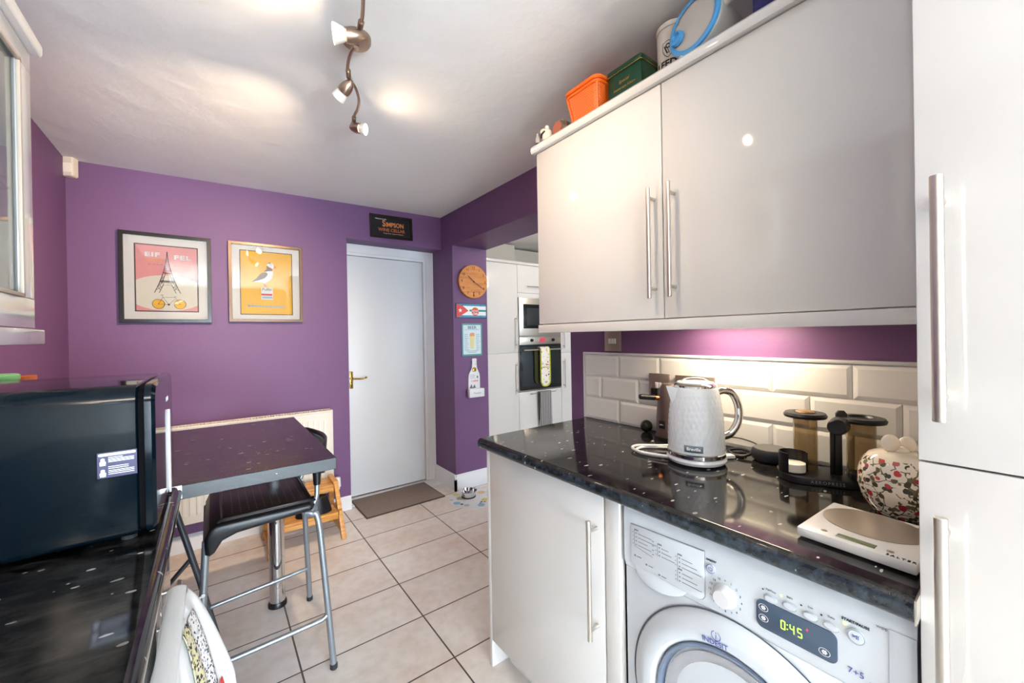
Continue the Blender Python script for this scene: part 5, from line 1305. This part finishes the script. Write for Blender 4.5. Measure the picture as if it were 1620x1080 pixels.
# ------------------------------------------------------------------ tea towel on the left cupboard rail
def towel_mat():
    m, nt, b = new_mat('tea_towel_cotton')
    tc = N(nt, 'ShaderNodeTexCoord'); n = N(nt, 'ShaderNodeTexNoise'); n.inputs['Scale'].default_value = 220; nt.links.new(tc.outputs['Object'], n.inputs['Vector'])
    bp = N(nt, 'ShaderNodeBump'); bp.inputs['Strength'].default_value = .4; bp.inputs['Distance'].default_value = .001; nt.links.new(n.outputs['Fac'], bp.inputs['Height']); nt.links.new(bp.outputs['Normal'], b.inputs['Normal'])
    b.inputs['Base Color'].default_value = lin('dfe2e4'); b.inputs['Roughness'].default_value = .9
    return m
M_tt = towel_mat()
M_tp = blotch_mat('towel_print', 'cfc9a0', ['2a2438', 'd8d49a', '4a3c52', 'c9b8c0', '201c28'], 150, .5, .9)
M_tp2 = blotch_mat('towel_print_grey', 'dcdad8', ['2a2830', 'b8b4bc', '4c4858', 'e0dedc'], 200, .5, .9)
t = thing('tea_towel', 'white tea towel with a printed bird hanging from the rail of the left base cupboards', 'tea towel')
TY0, TY1 = .79, 1.125
def tw(u, v, off=0):
    y = TY0 + (TY1 - TY0) * u + .03 * v * (u - .5)
    f = .012 * sin(u * 15) * (.3 + v) + .009 * sin(u * 33 + 1) * (.2 + v)
    x = -.058 + .074 * (u ** 1.2) * min(1, v / .42) ** .7 + .03 * max(0, v - .42) + f * (.4 + .6 * u) + off
    return Vector((x, y, .7365 - .52 * v - .004 * sin(u * 15)))
cloth(lambda u, v: tw(u, v), 60, 30, 'front_drop', M_tt, t, .003)
cloth(lambda u, v: Vector((-.070 - .0145 * cos(pi * v) * -1 - .0 , TY0 + (TY1 - TY0) * u, .7365 + .0075 * sin(pi * v))), 60, 8, 'top_fold', M_tt, t, .003)
cloth(lambda u, v: Vector((-.0855 - .001 * sin(u * 15), TY0 + (TY1 - TY0) * u, .7365 - .40 * v)), 40, 10, 'back_drop', M_tt, t, .003)
cloth(lambda u, v: tw(.46 + .12 * u + .05 * v, .0 + .95 * v, .005), 8, 40, 'printed_border', M_tp, t, .001)
cloth(lambda u, v: tw(.60 + .22 * u * (1 - .2 * v), .04 + .42 * v, .005), 10, 20, 'printed_bird', M_tp2, t, .001)
cloth(lambda u, v: tw(.64 + .14 * u, .47 + .30 * v, .005), 8, 14, 'printed_foot', M_tp, t, .001)
cloth(lambda u, v: tw(.82 + .05 * u, .38 + .14 * v * (1 - .5 * u), .0055), 4, 6, 'printed_beak', INK['red'], t, .001)

# ------------------------------------------------------------------ ceiling spot light bar
t = thing('spotlight_bar', 'satin nickel wavy ceiling spotlight bar with swivelling lamps', 'ceiling light')
CZ = ceil_z(.39)
b = B(); b.lathe([(0, 0), (.047, 0), (.047, -.014), (.042, -.022), (0, -.024)], c=(.394, 1.366, ceil_z(.392) - .0015), n=48); b.obj('ceiling_plate', M_nickel, t)
b = B(); b.cyl((.394, 1.366, CZ - .022), (.385, 1.335, 2.205), .009); b.obj('stem', M_nickel, t)
zr = 2.205
b = B(); b.tube([(.31, 1.02, zr), (.338, 1.10, zr), (.362, 1.19, zr), (.369, 1.24, zr), (.378, 1.31, zr)], .0055, 10, 8)
b.tube([(.380, 1.33, zr), (.376, 1.36, zr), (.380, 1.41, zr), (.392, 1.465, zr), (.415, 1.51, zr), (.445, 1.555, zr), (.474, 1.62, zr), (.488, 1.69, zr), (.490, 1.74, zr), (.500, 1.79, zr - .005)], .0055, 10, 8)
b.tube([(.31, 1.02, zr), (.30, .96, zr), (.315, .88, zr), (.34, .80, zr), (.345, .74, zr)], .0055, 10, 8)
b.obj('rod', M_nickel, t)
b = B()
for p, q in (((.365, 1.21, zr), (.371, 1.255, zr)), ((.392, 1.46, zr), (.405, 1.50, zr)), ((.492, 1.755, zr), (.499, 1.785, zr - .003))): b.cyl(p, q, .009, n=16, bev=.002)
b.obj('joint', M_nickel, t)
M_bulb = mat('lamp_glow', 'fff0dc', .3, emis=30, ecol='ffe2bc')
M_refl = mat('frosted_reflector', 'e2dacd', .3)
def spot(tail, face, lit=True, power=9, fr=.027, cone=150):
    tail, face = Vector(tail), Vector(face); d = (face - tail); L = d.length; d.normalize()
    M = Matrix.Translation(tail) @ d.to_track_quat('Z', 'Y').to_matrix().to_4x4()
    b = B(); hl = L * .62
    b.lathe([(0, 0), (.008, .001), (.015, hl * .2), (.020, hl * .5), (.022, hl * .8), (.021, hl), (.018, hl), (0, hl * .9)], n=32, M=M); o = b.obj('lamp_head', M_nickel, t)
    b = B(); b.lathe([(.015, hl), (.020, hl + .006), (fr, L - .003), (fr, L), (fr - .002, L), (.016, hl + .004)], n=32, M=M); b.obj('reflector_bulb', M_refl, o)
    b = B(); b.lathe([(0, L - .0035), (fr - .0025, L - .0035), (fr - .0025, L - .0015), (0, L - .001)], n=32, M=M); b.obj('bulb_face', M_bulb if lit else M_refl, o)
    if lit:
        l = bpy.data.lights.new('spot_lamp', 'SPOT'); l.energy = power; l.color = (1, .76, .52); l.spot_size = R(cone); l.spot_blend = 1; l.shadow_soft_size = .022
        lo = bpy.data.objects.new('spot_lamp', l); COL.objects.link(lo); lo.matrix_world = Matrix.Translation(face + d * .004) @ (-d).to_track_quat('Z', 'Y').to_matrix().to_4x4()
spot((.384, 1.232, 2.178), (.296, 1.252, 2.165), power=4, fr=.030, cone=130)
spot((.412, 1.49, 2.19), (.378, 1.548, 2.146), power=85, cone=120, fr=.024)
spot((.486, 1.80, 2.180), (.540, 1.756, 2.166), power=2.6, fr=.024)
spot((.345, .74, 2.19), (.415, .785, 2.13), power=15, cone=120)
b = B(); b.cyl((.378, 1.30, 2.205), (.372, 1.25, 2.18), .005); b.cyl((.405, 1.50, zr), (.410, 1.492, 2.188), .006); b.cyl((.499, 1.785, zr - .003), (.490, 1.798, 2.185), .006); b.cyl((.345, .74, zr), (.345, .74, 2.19), .006); b.obj('swivel', M_nickel, t)

# under-cupboard light
t = thing('under_cabinet_light', 'slim warm strip lamp under the right wall cupboards above the kettle', 'lamp', (1.31, .62, 1.302))
b = B(); b.box(-.02, .02, -.15, .15, 0, .0095, .002); b.obj('housing', M_white, t)
b = B(); b.box(-.015, .015, -.14, .14, -.003, -.0002); b.obj('diffuser', mat('strip_glow', 'fff0d8', .4, emis=10, ecol='ffe2b4'), t)
l = bpy.data.lights.new('strip_lamp', 'AREA'); l.shape = 'RECTANGLE'; l.size = .03; l.size_y = .28; l.energy = 1.6; l.color = (1, .82, .6)
lo = bpy.data.objects.new('strip_lamp', l); COL.objects.link(lo); lo.location = (1.31, .62, 1.297)

# added uplighter, unseen behind the camera, to brighten the ceiling
t = thing('fill_uplighter', 'added steel bowl uplighter, out of view behind the viewpoint, brightening the ceiling', 'lamp', (-.46, -1.3, 1.86))
b = B(); b.lathe([(0, -.06), (.06, -.052), (.11, -.02), (.13, .02), (.127, .02), (.105, -.016), (0, -.05)], n=40); b.obj('bowl', M_steel, t)
b = B(); b.box(-.159, -.10, -.03, .03, -.03, .01, .003); b.obj('bracket', M_steel, t)
b = B(); b.cyl((0, 0, -.02), (0, 0, -.012), .08); b.obj('diffuser', mat('fill_glow', 'fff4e6', .4, emis=8, ecol='ffeedd'), t)
l = bpy.data.lights.new('ceiling_fill', 'AREA'); l.shape = 'DISK'; l.size = .16; l.energy = 42; l.color = (1, .90, .79)
lo = bpy.data.objects.new('ceiling_fill', l); COL.objects.link(lo); lo.location = (-.46, -1.3, 1.855); lo.rotation_euler = (pi, 0, 0)

# far kitchen ceiling lamp
t = thing('ceiling_lamp', 'round ceiling lamp of the far kitchen', 'ceiling light', (2.8, 2.3, ceil_z(2.8) - .001))
b = B(); b.lathe([(0, 0), (.12, 0), (.12, -.02), (0, -.02)], n=40); b.obj('base', M_nickel, t)
b = B(); b.lathe([(.11, -.021), (.10, -.05), (.06, -.068), (0, -.072)], n=40); b.obj('diffuser', mat('globe_glow', 'fff4e4', .4, emis=6, ecol='ffe8cc'), t)
l = bpy.data.lights.new('globe_lamp', 'POINT'); l.energy = 10; l.color = (1, .88, .72); l.shadow_soft_size = .08
lo = bpy.data.objects.new('globe_lamp', l); COL.objects.link(lo); lo.location = (2.8, 2.3, ceil_z(2.8) - .16)

# ------------------------------------------------------------------ daylight
w = bpy.data.worlds.new('World'); scn.world = w; w.use_nodes = True
bg = w.node_tree.nodes['Background']; bg.inputs[0].default_value = (.70, .85, 1, 1); bg.inputs[1].default_value = 22
def portal(loc, rot, sx, sy):
    l = bpy.data.lights.new('window_portal', 'AREA'); l.shape = 'RECTANGLE'; l.size = sx; l.size_y = sy; l.cycles.is_portal = True
    o = bpy.data.objects.new('window_portal', l); COL.objects.link(o); o.location = loc; o.rotation_euler = rot
portal(((XB0 + XB1) / 2, YB - .095, .815), (R(90), 0, 0), XB1 - XB0, 1.53)
portal(((XC0 + XC1) / 2, YB - .095, 1.45), (R(90), 0, 0), XC1 - XC0, 1.10)
portal((-.715, (WL0 + WL1) / 2, 1.785), (R(90), 0, R(-90)), WL1 - WL0, .67)
scn.view_settings.exposure = 0.9
